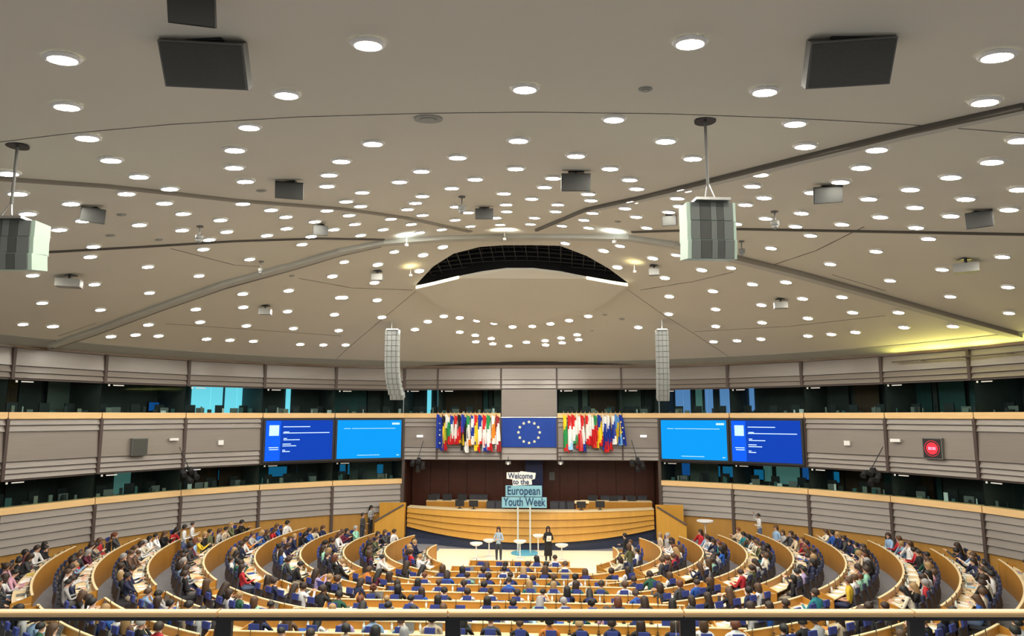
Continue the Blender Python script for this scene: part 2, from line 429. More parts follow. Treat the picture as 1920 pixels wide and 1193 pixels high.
def booth(P0, P1, z0, z1, parent, seedk, lit=None, extra=()):
    """interpreter booth behind a window: dark shell, desk, chairs, monitors"""
    rnd = random.Random(seedk)
    P0 = Vector(P0); P1 = Vector(P1); d = (P1-P0); L = d.length; d.normalize(); nr = Vector((-d.y, d.x))
    if (Vector((0, 30))-(P0+P1)/2).dot(nr) > 0: nr = -nr      # outward
    D = 2.6; zf = z0-.75; zc = z1+.25
    def W(u, o, z): v = P0+d*u+nr*o; return Vector((v.x, v.y, z))
    mb = MB()
    A = W(0, .1, zf), W(L, .1, zf), W(L-.1, D, zf), W(.1, D, zf); B = W(0, .1, zc), W(L, .1, zc), W(L-.1, D, zc), W(.1, D, zc)
    mb.poly(A); mb.poly(B); mb.poly([A[2], A[3], B[3], B[2]]); mb.poly([A[1], A[2], B[2], B[1]]); mb.poly([A[0], A[3], B[3], B[0]])
    mb.build('booth_shell', 'booth', parent)
    mb = MB(); a, b = W(.15, .25, z0-.12), W(L-.15, .25, z0-.12); c, e = W(L-.15, .85, z0-.12), W(.15, .85, z0-.12)
    up = Vector((0, 0, .04)); mb.hexa([a, b, c, e, a+up, b+up, c+up, e+up]); mb.build('booth_desk', 'boothdesk', parent)
    an = math.atan2(d.y, d.x)
    cuts = sorted([0]+[rnd.uniform(.15, .85) for _ in range(3)]+[1])
    for ua, ub in zip(cuts, cuts[1:]):
        if lit: break
        if ub-ua < .05: continue
        mb = MB(); q = W(L*(ua+ub)/2, D-.10-rnd.uniform(0, .3), (zf+zc)/2); mb.box(q, (L*(ub-ua)-.1, .05, zc-zf-.1), rz=an); mb.build('rear_panel', rnd.choice(['booth', 'boothwood', 'boothteal', 'boothgrey', 'booth']), parent)
    for k in range(7):
        u = L*(k+.5)/7+rnd.uniform(-.3, .3)
        mb = MB(); q = W(u, .55, z0-.08); hh = rnd.uniform(.12, .42); mb.box(q+Vector((0, 0, hh/2)), (rnd.uniform(.03, .28), .05, hh), rz=an+rnd.uniform(-.3, .3)); mb.box(q+Vector((0, 0, .01)), (.4, .25, .02), rz=an); mb.build('booth_equipment', rnd.choice(['boothgrey', 'dark', 'boothdesk', 'dark', 'white', 'boothteal']), parent)
    for k in range(3):
        u = L*(k+.5)/3+rnd.uniform(-.2, .2)
        mb = MB(); q = W(u, 1.25+rnd.uniform(-.1, .2), z0+.10); mb.box(q, (.44, .07, .62), rz=an); mb.box(q+Vector((0, 0, -.36))-Vector((nr.x, nr.y, 0))*.2, (.44, .42, .08), rz=an)
        mb.cyl(q+Vector((0, 0, -.8)), q+Vector((0, 0, -.36)), .03, 6); mb.build('booth_chair', 'dark', parent)
    for k in range(2):
        u = L*(k+.5)/2+rnd.uniform(-.3, .3)
        if rnd.random() < .6:
            mb = MB(); q = W(u, .7, z0+.12); mb.box(q, (.42, .03, .27), rz=an); mb.box(q+Vector((0, 0, -.17)), (.06, .03, .1), rz=an); mb.build('booth_monitor', 'greybox', parent)
    if lit:
        for (u0, u1, m, zb) in lit:
            mb = MB(); mb.poly([W(L*u0, D-.06, z0+zb), W(L*u1, D-.06, z0+zb), W(L*u1, D-.06, z1+.2), W(L*u0, D-.06, z1+.2)]); mb.build('lit_window', m, parent)
    for (u0, u1, za, zb, m) in extra:
        mb = MB(); q = W(L*(u0+u1)/2, D-.15, (za+zb)/2); mb.box(q, (L*(u1-u0), .08, zb-za), rz=an)
        q2 = q-Vector((nr.x, nr.y, 0))*.045; s = mb.build('booth_screen', 'dark', parent)
        mb = MB(); mb.box(q2, (L*(u1-u0)-.06, .015, zb-za-.06), rz=an); mb.build('display', m, s)
walls = {}
for nm in ('wall_left', 'wall_right', 'wall_front'): walls[nm] = structure(empty(nm))
NB = 8
lit_up = {(-1, 2): [(.02, .27, 'cyan', -.1), (.30, .72, 'cyan', -.1), (.86, .98, 'cyan', -.1)], (-1, 1): [(.46, .53, 'cyan', -.1)], (1, 0): [(.05, .28, 'bluelit', -.1), (.36, .46, 'tealpane', -.3), (.5, .62, 'bluelit', -.1), (.72, .98, 'bluelit', -.1)], (1, 1): [(.0, .1, 'bluelit', -.1)], (1, 4): [(.1, .2, 'tealpane', -.3)], (-1, 3): [(.8, .84, 'tealpane', -.3)]}
ext_up = {(-1, 4): [(.05, .2, 7.45, 7.95, 'mon')], (-1, 3): [(.02, .16, 7.4, 7.9, 'mon')], (1, 5): [(.1, .35, 7.5, 8.4, 'mon2')]}
ext_lo = {(-1, 0): [(.15, .42, 3.65, 4.25, 'mon2'), (.55, .82, 3.65, 4.3, 'mon2')], (-1, 1): [(.42, .78, 3.7, 4.3, 'mon2')], (-1, 2): [(.1, .32, 3.7, 4.25, 'mon2'), (.40, .72, 3.85, 4.45, 'mon')],
          (1, 0): [(.12, .45, 3.65, 4.4, 'mon'), (.62, .9, 3.65, 4.3, 'mon2')], (1, 1): [(.05, .2, 3.6, 4.2, 'mon2'), (.72, .84, 3.75, 4.5, 'mon')], (1, 2): [(.0, .1, 3.7, 4.3, 'mon2')], (1, 3): [(.0, .1, 3.9, 4.5, 'mon')]}
lit_lo = {(1, 1): [(.18, .3, 'tealpane', 0), (.36, .68, 'tealpane', -.1)], (-1, 3): [(.3, .5, 'tealpane', -.2)], (1, 4): [(.1, .35, 'tealpane', -.2)]}
for side, wn in ((-1, 'wall_left'), (1, 'wall_right')):
    root = walls[wn]
    for k in range(NB):
        a0, a1 = 20.7+10.8*k, 20.7+10.8*(k+1)
        P0, P1 = wp(side*a0), wp(side*a1)
        for z0, z1 in zones_low: board(P0, P1, z0, z1, root)
        for z0, z1 in zones_mid: board(P0, P1, z0, z1, root)
        for z0, z1 in zones_top: board(P0, P1, z0, z1, root)
        slab(P0, P1, 0.0, 1.66, -.12, .02, root, 'base', 'base_panel')
        slab(P0, P1, 1.60, 3.30, -.2, -.045, root, 'backing', 'backing')
        slab(P0, P1, 4.58, 7.10, -.2, -.045, root, 'backing', 'backing')
        slab(P0, P1, 8.66, 10.4, -.2, -.045, root, 'backing', 'backing')
        slab(P0, P1, 9.94, ZTOP+.06, -.03, .10, root, 'goldtrim', 'top_trim')
        for zz in (3.27, 7.06):
            slab(Vector(P0)+(Vector(P1)-Vector(P0))*.008, Vector(P1)-(Vector(P1)-Vector(P0))*.008, zz, zz+.27, -.35, .12, root, 'ledge', 'ledge')
        booth(P0, P1, 3.54, 4.60, root, k*7+side, lit_lo.get((side, k)), ext_lo.get((side, k), ()))
        booth(P0, P1, 7.33, 8.68, root, k*13+side+50, lit_up.get((side, k)), ext_up.get((side, k), ()))
        window(P0, P1, 3.54, 4.60, [.5] if k % 2 else [.33, .66])
        window(P0, P1, 7.33, 8.68, [.45] if k % 2 else [.36, .7])
        for z0, z1 in ((0.2, 3.27), (4.6, 7.10), (8.68, 9.98)): post(P1, z0, z1, root)
    for z0, z1 in ((0.2, 3.27), (4.6, 7.06), (8.68, 9.98)): post(wp(side*20.7), z0, z1, root)
# front facade
FY = 40.93; fr = walls['wall_front']
def seg(x0, x1, z0, z1, o0, o1, m, nm): return slab((x0, FY), (x1, FY), z0, z1, o0, o1, fr, m, nm)
for x0, x1 in ((-7.49, -5.45), (-5.45, -1.68), (-1.68, 1.60), (1.60, 5.35), (5.35, 7.49)):
    mid = x0 < 0 < x1
    zt = [(8.74, 8.98), (8.98, 9.26), (9.26, 9.95)]
    for z0, z1 in zt: board((x0, FY), (x1, FY), z0, z1, fr, lap=.08)
    seg(x0, x1, 8.7, 10.4, -.2, -.045, 'backing', 'backing')
    seg(x0, x1, 9.96, ZTOP+.08, -.03, .08, 'goldtrim', 'top_trim')
    seg(x0, x1, 4.6, 7.1, -.2, -.045, 'backing', 'backing')
    if not mid:
        seg(x0+.02, x1-.02, 7.06, 7.33, -.35, .12, 'ledge', 'ledge')
        for z0, z1 in zones_mid: board((x0, FY), (x1, FY), z0, z1, fr, lap=.08)
        booth((x0, FY), (x1, FY), 7.33, 8.72, fr, int(x0*9)+200, [(.45, .58, 'cyan', -.1), (.78, .86, 'cyan', 0)] if x0 < -6 else None)
        window((x0, FY), (x1, FY), 7.33, 8.72, [.6] if abs(x0+x1) < 8 else [.5])
    else:
        seg(x0+.03, x1-.03, 7.10, 8.72, -.05, .03, 'panel', 'panel')
        for z0, z1 in ((4.62, 4.98), (4.98, 5.36)): board((x0, FY), (x1, FY), z0, z1, fr, lap=.08)
for x in (-5.45, -1.68, 1.60, 5.35):
    post((x, FY), 8.7, 10.0, fr, .10, .12); post((x, FY), 4.62, 7.06, fr, .10, .12)
# recess behind the dais
for k in range(13):
    x0 = -7.4+14.8*k/13; x1 = -7.4+14.8*(k+1)/13
    mb = MB(); mb.box(((x0+x1)/2, 43.4, 2.7), (x1-x0-.02, .08, 4.1)); mb.build('wood_panel', 'recess', fr)
mb = MB(); mb.box((0, 43.55, 2.5), (15.2, .1, 5)); mb.box((-7.5, 42.3, 2.5), (.1, 2.6, 5)); mb.box((7.5, 42.3, 2.5), (.1, 2.6, 5)); mb.box((0, 42.3, 4.68), (15.2, 2.7, .1)); mb.build('recess_lining', 'recess', fr)
for s in (-1, 1):
    mb = MB(); mb.box((s*7.42, 41.0, 2.6), (.16, .25, 4.1)); mb.build('corner_post', 'post', fr)
# ------------------------------------------------------------------ downlights
LP = """117,107 125,197 163,256 208,298 260,329 318,352 537,175 467,236 440,279 439,312 460,338 15,323 33,361 133,380 237,361 308,379 455,380 508,392 617,326 613,347 640,300 52,399 343,399 613,393
690,80 984,164 1151,221 1248,262 699,267 972,261 858,293 790,319 967,314 1080,290 1144,314 891,334 749,339 1037,332 1181,335 847,351 1021,349 1194,352 679,359 945,361 792,366 997,371 1103,362 1108,374 649,376 779,379 949,382 1046,382 1185,377 676,385 855,386 764,391 1172,389 950,395 1042,395 1254,396 1111,398 878,397 1283,355 1270,370
1294,77 1870,102 1434,169 1847,188 1491,229 1510,272 1299,295 1644,278 1914,260 1615,312 1860,301 1425,325 1576,339 1783,330 1411,347 1524,359 1707,353 1912,353 1433,369 1629,371 1811,371 1398,382 1716,387 1892,391 1503,398
111,429 78,445 175,461 169,480 61,515 79,567 43,607 99,611 277,499 177,532 280,548 188,580 278,608 208,630 254,627 297,629 381,466 373,516 468,485 566,457 367,579 375,603 387,635 431,637 475,639 455,550 456,575 462,610 541,544 539,583 550,615 563,645 606,646 623,517 637,557 627,589 635,619 341,430 261,420 156,412 413,411 425,433 392,448 536,405 590,414 537,427 500,440 626,429 583,442
654,402 733,409 792,402 665,419 771,419 718,429 676,440 787,435 828,429 853,411 882,423 938,420 930,407 1002,407 995,419 1054,422 1095,411 1104,426 1193,405 1213,426 1275,385
830,462 739,471 793,477 708,495 645,490 786,507 702,529 707,562 644,557 716,594 778,617 648,646 802,602 832,592 862,595 895,600 927,605 961,612 998,611 1032,606 1067,600 1103,592 862,622 891,628 892,640 921,634 924,644 954,648 987,641 1022,638 1023,646 1052,633 1054,642 1082,627 1085,636
1060,455 1163,460 1132,469 1158,500 1224,483 1268,477 1247,520 1255,555 1254,588 1197,613
1436,408 1651,405 1783,403 1380,418 1492,423 1579,419 1718,425 1520,440 1446,464 1643,470 1741,446 1557,494 1880,480 1767,504 1669,525 1890,537 1782,555 1892,586 1316,505 1371,501 1411,532 1337,545 1474,528 1342,579 1428,571 1505,559 1579,556 1599,585 1685,585 1342,611 1429,604 1515,596 1338,640 1382,638 1427,635 1515,629 1559,626 1604,622 1695,613 1787,611"""
DISC_LP = [(922, 526), (911, 540), (932, 558), (1000, 526), (1018, 538), (1006, 555)]
mb = MB(); mb.cyl((0, 0, .03), (0, 0, -.035), .20, 20, caps=False); mb.cyl((0, 0, -.035), (0, 0, -.012), .215, 20, r2=.24, caps=False)
i = len(mb.v)
for rr, zz in ((.215, -.035), (.18, -.04)):
    for q in range(20): mb.v.append((rr*math.cos(q*PI/10), rr*math.sin(q*PI/10), zz))
for q in range(20): mb.f.append((i+q, i+(q+1) % 20, i+20+(q+1) % 20, i+20+q)); mb.m.append(0)
ring_me = mb.mesh('ring', 'white')
mb = MB(); mb.poly([(.185*math.cos(q*PI/10), .185*math.sin(q*PI/10), -.038) for q in reversed(range(20))])
for q in range(20):
    pass
lens_me = mb.mesh('lens', 'lens')
def lens_down(me):
    if me.polygons[0].normal.z > 0: me.flip_normals()
lens_down(lens_me)
def downlight(p, label, group, sc=1.0):
    e = empty('downlight', p); nv = ceil_n(p.x, p.y)
    e.rotation_mode = 'QUATERNION'; e.rotation_quaternion = Vector((0, 0, 1)).rotation_difference(nv)
    inst(ring_me, 'ring', e); inst(lens_me, 'lens', e); tag(e, label, 'downlight', group); e.scale = (sc, sc, 1); return e
lps = [tuple(map(int, t.split(','))) for t in LP.split()]
near = sorted(q for q in lps if q[1] < 240)
arcs = sorted(q for q in lps if q[1] > 585 and 770 < q[0] < 1110)
rest = [q for q in lps if q[1] >= 240 and q not in arcs]
rise = [q for q in rest if on_ceil(*q, .01).y < 25]; fall = [q for q in rest if q not in rise]
def band_label(L_, x, y, nm):
    y0 = min(q[1] for q in L_); bw = 24; b = (y-y0)//bw; row = sorted(q for q in L_ if (q[1]-y0)//bw == b)
    return 'round downlight of the %s ceiling, %s band from the top, %s from the left' % (nm, ORD[b], ORD[row.index((x, y))])
for x, y in lps:
    p = on_ceil(x, y, .01)
    q = p.y < 25
    if y < 240: lb, g = 'large round downlight of the near ceiling, %s from the left' % ORD[near.index((x, y))], 'downlights of the near ceiling'
    elif q: lb, g = band_label(rise, x, y, 'rising'), 'downlights of the rising ceiling'
    elif (x, y) in arcs:
        n_ = arcs.index((x, y)); h_ = n_ < len(arcs)/2
        lb, g = 'round downlight in the arcs over the stage, %s from their %s end' % (ORD[n_ if h_ else len(arcs)-1-n_], 'left' if h_ else 'right'), 'downlights in arcs over the stage'
    else: lb, g = band_label(fall, x, y, 'falling'), 'downlights of the falling ceiling'
    downlight(p, lb, g, .80 if y < 240 else .86 if q else 1.0)
for k in range(12):      # lamps added out of view above the balcony to brighten its rail
    p = Vector((-8+1.55*k, 2.4+(k % 2)*1.5, 0)); p.z = ceil_z(p.x, p.y)-.01
    downlight(p, 'added unseen downlight over the balcony, %s of the double row there' % ORD[k], 'added unseen downlights over the balcony', 1.15)
for x, y in DISC_LP:
    downlight(on_ceil(x, y, .175), 'round downlight in the hanging disc, %s from the left, below the dark opening' % ORD[sorted(DISC_LP).index((x, y))], 'downlights in the hanging disc')
# uplights near the peak and the yellow one at the right wall
def uplight(px, py, drop, col, watt, label, size=.12):
    p = on_ceil(px, py, drop)
    mb = MB(); mb.cyl((0, 0, -.07), (0, 0, 0), .06, 12); mb.cyl((0, 0, -.02), (0, 0, .005), .07, 12)
    o = mb.build('spotlight', 'white'); o.location = p
    mb = MB(); mb.cyl((0, 0, 0), (0, 0, drop-.12), .012, 6); mb.build('stem', 'steel', o)
    ld = bpy.data.lights.new('uplight_lamp', 'SPOT'); ld.energy = watt; ld.color = col; ld.spot_size = R(150); ld.spot_blend = .8; ld.shadow_soft_size = size
    lo = bpy.data.objects.new('uplight_lamp', ld); COL.objects.link(lo); lo.parent = o; lo.location = (0, 0, .06); lo.rotation_euler = (PI, 0, 0)
    tag(o, label, 'spotlight')
uplight(946, 447, .33, (1, 1, .85), 130, 'bright spotlight at the middle of the ceiling ridge above the opening')
uplight(762, 458, .33, (.85, 1, 1), 45, 'bright spotlight on the ceiling ridge, towards the window booths with cyan light')
uplight(1152, 452, .33, (.85, 1, 1), 45, 'bright spotlight on the ceiling ridge, towards the large hanging speaker')
def cove_lamp(px, py, rad, watt, label):
    w = on_ceil(px, py); d2 = Vector((w.x-WC.x, w.y-WC.y)).normalized(); q = WC+d2*rad; z = ZTOP-.42
    mb = MB(); mb.box((0, 0, 0), (2.7, .10, .05), rz=math.atan2(d2.y, d2.x)+PI/2); mb.box((d2.x*.12, d2.y*.12, 0), (.05, .45, .05), rz=math.atan2(d2.y, d2.x)+PI/2); o = mb.build('cove_lamp', 'post'); o.location = (q.x, q.y, z)
    ld = bpy.data.lights.new('cove_lamp_light', 'AREA'); ld.shape = 'RECTANGLE'; ld.size = 2.7; ld.size_y = .08; ld.energy = watt*.42; ld.color = (1, .90, .22)
    lo = bpy.data.objects.new('cove_lamp_light', ld); COL.objects.link(lo); lo.parent = o; lo.location = (0, 0, .05)
    zz = Vector((d2.x, d2.y, -.8)).normalized(); xx = Vector((-d2.y, d2.x, 0)); lo.rotation_euler = Matrix((xx, zz.cross(xx), zz)).transposed().to_euler()
    tag(o, label, 'lamp')
cove_lamp(1690, 640, WR-.42, 125, 'yellow cove lamp above the wall, first from the screens')
cove_lamp(1770, 636, WR-.42, 160, 'yellow cove lamp above the wall, second from the screens')
cove_lamp(1860, 630, WR-.42, 125, 'yellow cove lamp above the wall, third from the screens')
uplight(770, 515, .35, (1, .85, .4), 14, 'small warm spotlight beside the left tip of the opening')
uplight(1190, 508, .35, (1, .85, .4), 14, 'small warm spotlight beside the right tip of the opening')
# ------------------------------------------------------------------ boxes hung under the ceiling
def look_rot(p, yaw_off=0, tilt=.5):
    d = Vector((0, 24, 3))-p
    return math.atan2(d.y, d.x)
def hung_box(px, py, w, h, label, m='grille', yaw=0, tilt=-35, depth=.22, shell='greybox'):
    p = on_ceil(px, py-h*.55, .0); q = on_ceil(px, py, .02); dist = (p-CAM).length
    W = w*dist*.97/F_PX; Hh = h*dist*.97/F_PX*.92
    o = empty('ceiling_speaker', (p.x, p.y, ceil_z(p.x, p.y)))
    d0 = ray(px, py); c = CAM+d0*(dist*.985/d0.length)
    base = Vector((c.x, c.y, min(c.z, ceil_z(c.x, c.y)-.12)))-o.location
    rm = (Matrix.Rotation(R(yaw)+YAW, 3, 'Z') @ Matrix.Rotation(R(-tilt), 3, 'X'))
    mb = MB(); depth = min(depth, Hh*.4); mb.box(base+rm @ Vector((0, depth/2, 0)), (W, depth, Hh), mtx=rm); mb.build('cabinet', shell, o)
    mb = MB(); mb.box(base+rm @ Vector((0, -.012, 0)), (W*.95, .02, Hh*.92), mtx=rm); mb.build('grille', m, o)
    mb = MB(); mb.box((0, 0, -.02), (W*.55, W*.25, .04)); mb.cyl((0, 0, -.02), base+rm @ Vector((0, depth*.5, Hh*.3)), .03, 8)
    mb.build('bracket', 'dark', o)
    return tag(o, label, 'speaker')
hung_box(382, 123, 134, 80, 'large dark square ceiling speaker above the near balcony ceiling, beside the cut-off grey one', yaw=6, tilt=-38)
hung_box(1595, 119, 132, 80, 'large dark square ceiling speaker near the wide ceiling groove', yaw=-8, tilt=-38)
hung_box(358, 18, 70, 52, 'grey ceiling speaker cut off by the upper picture edge', m='hangbox', shell='hangbox', yaw=14, tilt=-30)
hung_box(1080, 342, 54, 36, 'mid-size grey ceiling speaker facing the balcony near the middle', m='hangbox', shell='hangbox', yaw=0, tilt=-18)
hung_box(542, 358, 48, 32, 'grey ceiling speaker beside the upper dark groove', m='hangbox', shell='hangbox', yaw=14, tilt=-25)
hung_box(1553, 366, 46, 30, 'grey ceiling speaker below the wide groove, next to downlights', m='hangbox', shell='hangbox', yaw=-16, tilt=-25)
hung_box(908, 401, 34, 22, 'small grey ceiling speaker just in front of the ridge middle', m='hangbox', shell='hangbox', yaw=0, tilt=-15)
hung_box(175, 404, 34, 26, 'small tilted grey ceiling speaker near the hanging line speaker with white side', m='hangbox', shell='hangbox', yaw=38, tilt=-15)
hung_box(601, 432, 26, 20, 'small grey ceiling speaker where two dark grooves approach', m='hangbox', shell='hangbox', yaw=20, tilt=-15)
hung_box(1255, 414, 26, 20, 'small grey ceiling speaker beside the big hanging speaker box', m='hangbox', shell='hangbox', yaw=-20, tilt=-15)
hung_box(1836, 412, 36, 28, 'small tilted grey ceiling speaker above the straight dark groove', m='hangbox', shell='hangbox', yaw=-38, tilt=-15)
def projector(px, py, w, label, yaw=0):
    p = on_ceil(px, py-w*.3); dist = (p-CAM).length; W = w*dist/F_PX
    o = empty('projector', p); rm = Matrix.Rotation(R(yaw), 3, 'Z')
    mb = MB(); mb.cyl((0, 0, 0), (0, 0, -.14), .04, 8); mb.box((0, 0, -.01), (.3, .3, .03)); mb.build('mount', 'dark', o)
    mb = MB(); mb.box((0, 0, -.27), (W, W*.7, .24), mtx=rm); mb.box((0, 0, -.15), (W*.8, W*.55, .03), mtx=rm); mb.build('housing', 'hangwhite', o)
    mb = MB(); mb.cyl(rm @ Vector((W*.25, W*.35, -.27)), rm @ Vector((W*.25, W*.35+.06, -.27)), .07, 12); mb.build('projector_lens', 'dark', o)
    tag(o, label, 'projector')
for x, y, w, l, yw in ((131, 526, 34, 'white ceiling projector nearest the large speaker cut off at the frame', 25), (1810, 496, 34, 'white ceiling projector high over the clock side', -30), (498, 579, 20, 'small pale ceiling projector below the long ridge', 10), (1226, 503, 18, 'small pale ceiling unit beside the hanging speaker base', -10), (708, 514, 20, 'small white ceiling unit above the tall hanging array', 5), (1463, 567, 22, 'small dark-topped ceiling unit among the falling downlights', -10)):
    projector(x, y, w, l, yw)
def dome_cam(px, py, label):
    p = on_ceil(px, py-6); o = empty('dome_camera', p)
    mb = MB(); mb.cyl((0, 0, 0), (0, 0, -.28), .02, 6); mb.cyl((0, 0, 0), (0, 0, -.03), .09, 10); mb.build('stem', 'greybox', o)
    mb = MB(); mb.cyl((0, 0, -.26), (0, 0, -.38), .10, 12); mb.cyl((0, 0, -.38), (0, 0, -.46), .095, 12, r2=.03); mb.build('dome', 'greybox', o, True)
    tag(o, label, 'camera')
for x, y, l in ((375, 430, 'dome camera hanging between rows of downlights near the first groove'), (866, 374, 'dome camera hanging in the middle of the rising ceiling'), (1452, 402, 'dome camera hanging above the straight dark groove'), (490, 496, 'dome camera hanging at the edge of the long ridge'), (1390, 458, 'dome camera hanging just behind the large speaker box')):
    dome_cam(x, y, l)
for x, y, r in ((803, 222, .22), (1210, 166, .09), (490, 357, .11), (228, 402, .11), (207, 441, .11), (298, 449, .10), (1158, 415, .1), (1134, 590, .12), (1166, 598, .14), (1110, 620, .08), (547, 517, .1)):
    p = on_ceil(x, y); mb = MB(); mb.cyl((0, 0, .01), (0, 0, -.02), r, 16); mb.cyl((0, 0, -.02), (0, 0, -.035), r*.6, 16)
    o = mb.build('ceiling_vent', 'cove'); o.location = p; o.rotation_mode = 'QUATERNION'; o.rotation_quaternion = Vector((0, 0, 1)).rotation_difference(ceil_n(p.x, p.y))
    tag(o, 'small round grey ceiling vent, %s from the left among the small vents' % ORD[sorted((1210, 490, 228, 207, 298, 1158, 1134, 1166, 1110, 547)).index(x)] if r < .2 else 'larger round grey vent beside the thin ceiling seam', 'vent', 'round ceiling vents' if r < .2 else None)
# two hanging speaker boxes
def cluster(px, pytop, y0, y1, x0, x1, label, yaw, side_px):
    p = on_ceil(px, pytop); o = empty('line_speaker', p)
    D = (Vector((p.x, p.y, 0))-Vector((CAM.x, CAM.y, 0))).length
    def zat(y):
        d = ray(px, y); t = D/math.hypot(d.x, d.y); return CAM.z+d.z*t
    zt, zb = zat(y0), zat(y1); sc = (p-CAM).length/F_PX*.97
    W = (x1-x0)*sc; xc = ((x0+x1)/2-px)*sc; rm = Matrix.Rotation(R(yaw), 3, 'Z')
    zt -= p.z; zb -= p.z
    mb = MB(); mb.cyl((0, 0, 0), (0, 0, zt+.25), .022, 8); mb.build('rod', 'greybox', o)
    mb = MB(); mb.cyl((0, 0, 0), (0, 0, -.03), .16, 16); mb.build('ceiling_plate', 'dark', o)
    mb = MB()
    for s in (-1, 1): mb.cyl((0, 0, zt+.3), (xc+s*W*.12, 0, zt), .01, 6)
    mb.box((xc, 0, zt+.02), (W*.7, .25, .04), mtx=rm); mb.build('frame', 'steel', o)
    n = 3; hh = (zt-zb)/n
    for k in range(n):
        zc = zt-hh*(k+.5); tl = Matrix.Rotation(R(4*k), 3, 'X')
        mb = MB(); c = Vector((xc, 0, zc)); r2 = rm @ tl
        mb.box(c+r2 @ Vector((0, .18, 0)), (W, .36, hh*.985), mtx=r2)
        cab = mb.build('cabinet', 'mint', o)
        for a, b, m in ((-.42, -.24, 'arr'), (-.24, -.02, 'grille'), (-.02, .10, 'arr'), (.10, .24, 'grille'), (.24, .44, 'arr')):
            mb = MB(); mb.box(c+r2 @ Vector(((a+b)/2*W, -.012, 0)), ((b-a)*W*.96, .02, hh*.95), mtx=r2); mb.build('grille_strip', 'clothdark' if m == 'grille' else 'clothlight', cab)
    tag(o, label, 'speaker')
cluster(1322, 225, 380, 486, 1282, 1370, 'large hanging speaker box with pale green rim on a thin rod', 8, 0)
cluster(33, 272, 415, 508, -22, 72, 'hanging speaker box with pale side cut off at the picture edge', 4, 0)
# tall line arrays over the podium
def line_array(px, pytop, y0, y1, w, curve, label):
    p = on_ceil(px, pytop); o = empty('line_array', p)
    D = math.hypot(p.x-CAM.x, p.y-CAM.y); sc = (p-CAM).length/F_PX
    def zat(y):
        d = ray(px, y); return CAM.z+d.z*D/math.hypot(d.x, d.y)
    zt, zb = zat(y0)-p.z, zat(y1)-p.z; n = 13; hh = (zt-zb)/n; W = w*sc
    mb = MB(); mb.cyl((0, 0, 0), (0, 0, zt), .015, 6); mb.box((0, .1, zt), (W*.8, .4, .06)); mb.build('rigging', 'steel', o)
    y = 0; z = zt; ang = 0; x = 0
    for k in range(n):
        t = k/(n-1); ang = R(24)*t**3
        rm = Matrix.Rotation(ang, 3, 'X'); c = Vector((x, y, z-hh/2))
        mb = MB(); mb.box(c+rm @ Vector((0, .2, 0)), (W, .4, hh*.93), mtx=rm); mb.build('cabinet', 'arr', o)
        mb = MB()
        for a in (-.33, 0, .33): mb.box(c+rm @ Vector((a*W, -.01, 0)), (.05*W, .03, hh*.9), mtx=rm)
        mb.build('grille_bar', 'greybox', o)
        z -= hh*math.cos(ang); y += hh*math.sin(ang)*.9; x += curve*math.sin(ang)*hh
    tag(o, label, 'speaker')
line_array(735, 603, 618, 752, 25, .9, 'tall silver line array curving at its foot, over the screens with cyan booth nearby')
line_array(1241, 600, 618, 754, 22, 0, 'tall straight silver line array hanging beside the podium, near the clock side screens')
# ------------------------------------------------------------------ big screens on the wall
def wall_screen(side, k, kind, label):
    a0, a1 = 20.7+10.8*k, 20.7+10.8*(k+1); P0, P1 = Vector(wp(side*a0)), Vector(wp(side*a1))
    if P0.x > P1.x: P0, P1 = P1, P0
    d = (P1-P0); L = d.length; d.normalize(); nr = Vector((d.y, -d.x))
    zb, zt = 4.66, 7.04
    o = empty('wall_screen', (P0.x, P0.y, zb), math.atan2(d.y, d.x))
    # local x along wall, -y into the room
    mb = MB(); mb.box((L/2, -.17, (zt-zb)/2), (L-.10, .16, zt-zb)); mb.build('bezel', 'dark', o)
    w, h = L-.32, zt-zb-.22; x0 = .16; z0 = .11
    Y = -.256
    def rect(xa, xb, za, zb_, m, nm, par, y=Y):
        mb = MB(); mb.box((x0+w*(xa+xb)/2, y, z0+h*(za+zb_)/2), (w*(xb-xa), .006, h*(zb_-za))); return mb.build(nm, m, par)
    if kind == 'programme':
        dsp = rect(0, 1, 0, 1, 'scr_blue', 'display', o)
        rect(0, .215, 0, .985, 'scr_side', 'sidebar', dsp, Y-.006)
        rect(.05, .19, .62, .88, 'scr_pale', 'picture_square', dsp, Y-.012)
        for xa, xb, z in ((.25, .65, .83), (.26, .34, .70), (.25, .95, .675), (.26, .31, .54), (.26, .50, .505), (.25, .37, .40), (.25, .45, .355), (.25, .29, .25), (.25, .36, .215), (.05, .19, .32), (.06, .19, .27)):
            rect(xa, xb, z, z+.018, 'scr_txt', 'text_line', dsp, Y-.012)
    else:
        dsp = rect(0, 1, 0, 1, 'scr_cyan', 'display', o)
        for xa, xb, z, t in ((.10, .20, .775, .012), (.22, .90, .775, .012), (.31, .66, .075, .012), (.85, .97, .88, .05), (.93, .97, .06, .02)):
            rect(xa, xb, z, z+t, 'scr_pale', 'text_line', dsp, Y-.012)
    tag(o, label, 'screen')
wall_screen(-1, 1, 'programme', 'dark blue wall screen with text lines beside the light blue one, under cyan-lit booths')
wall_screen(-1, 0, 'plain', 'light blue wall screen nearest the flag row that starts with a blue flag')
wall_screen(1, 0, 'plain', 'light blue wall screen next to the flag row ending in blue and yellow')
wall_screen(1, 1, 'programme', 'dark blue wall screen with text lines on the clock side of the hall')
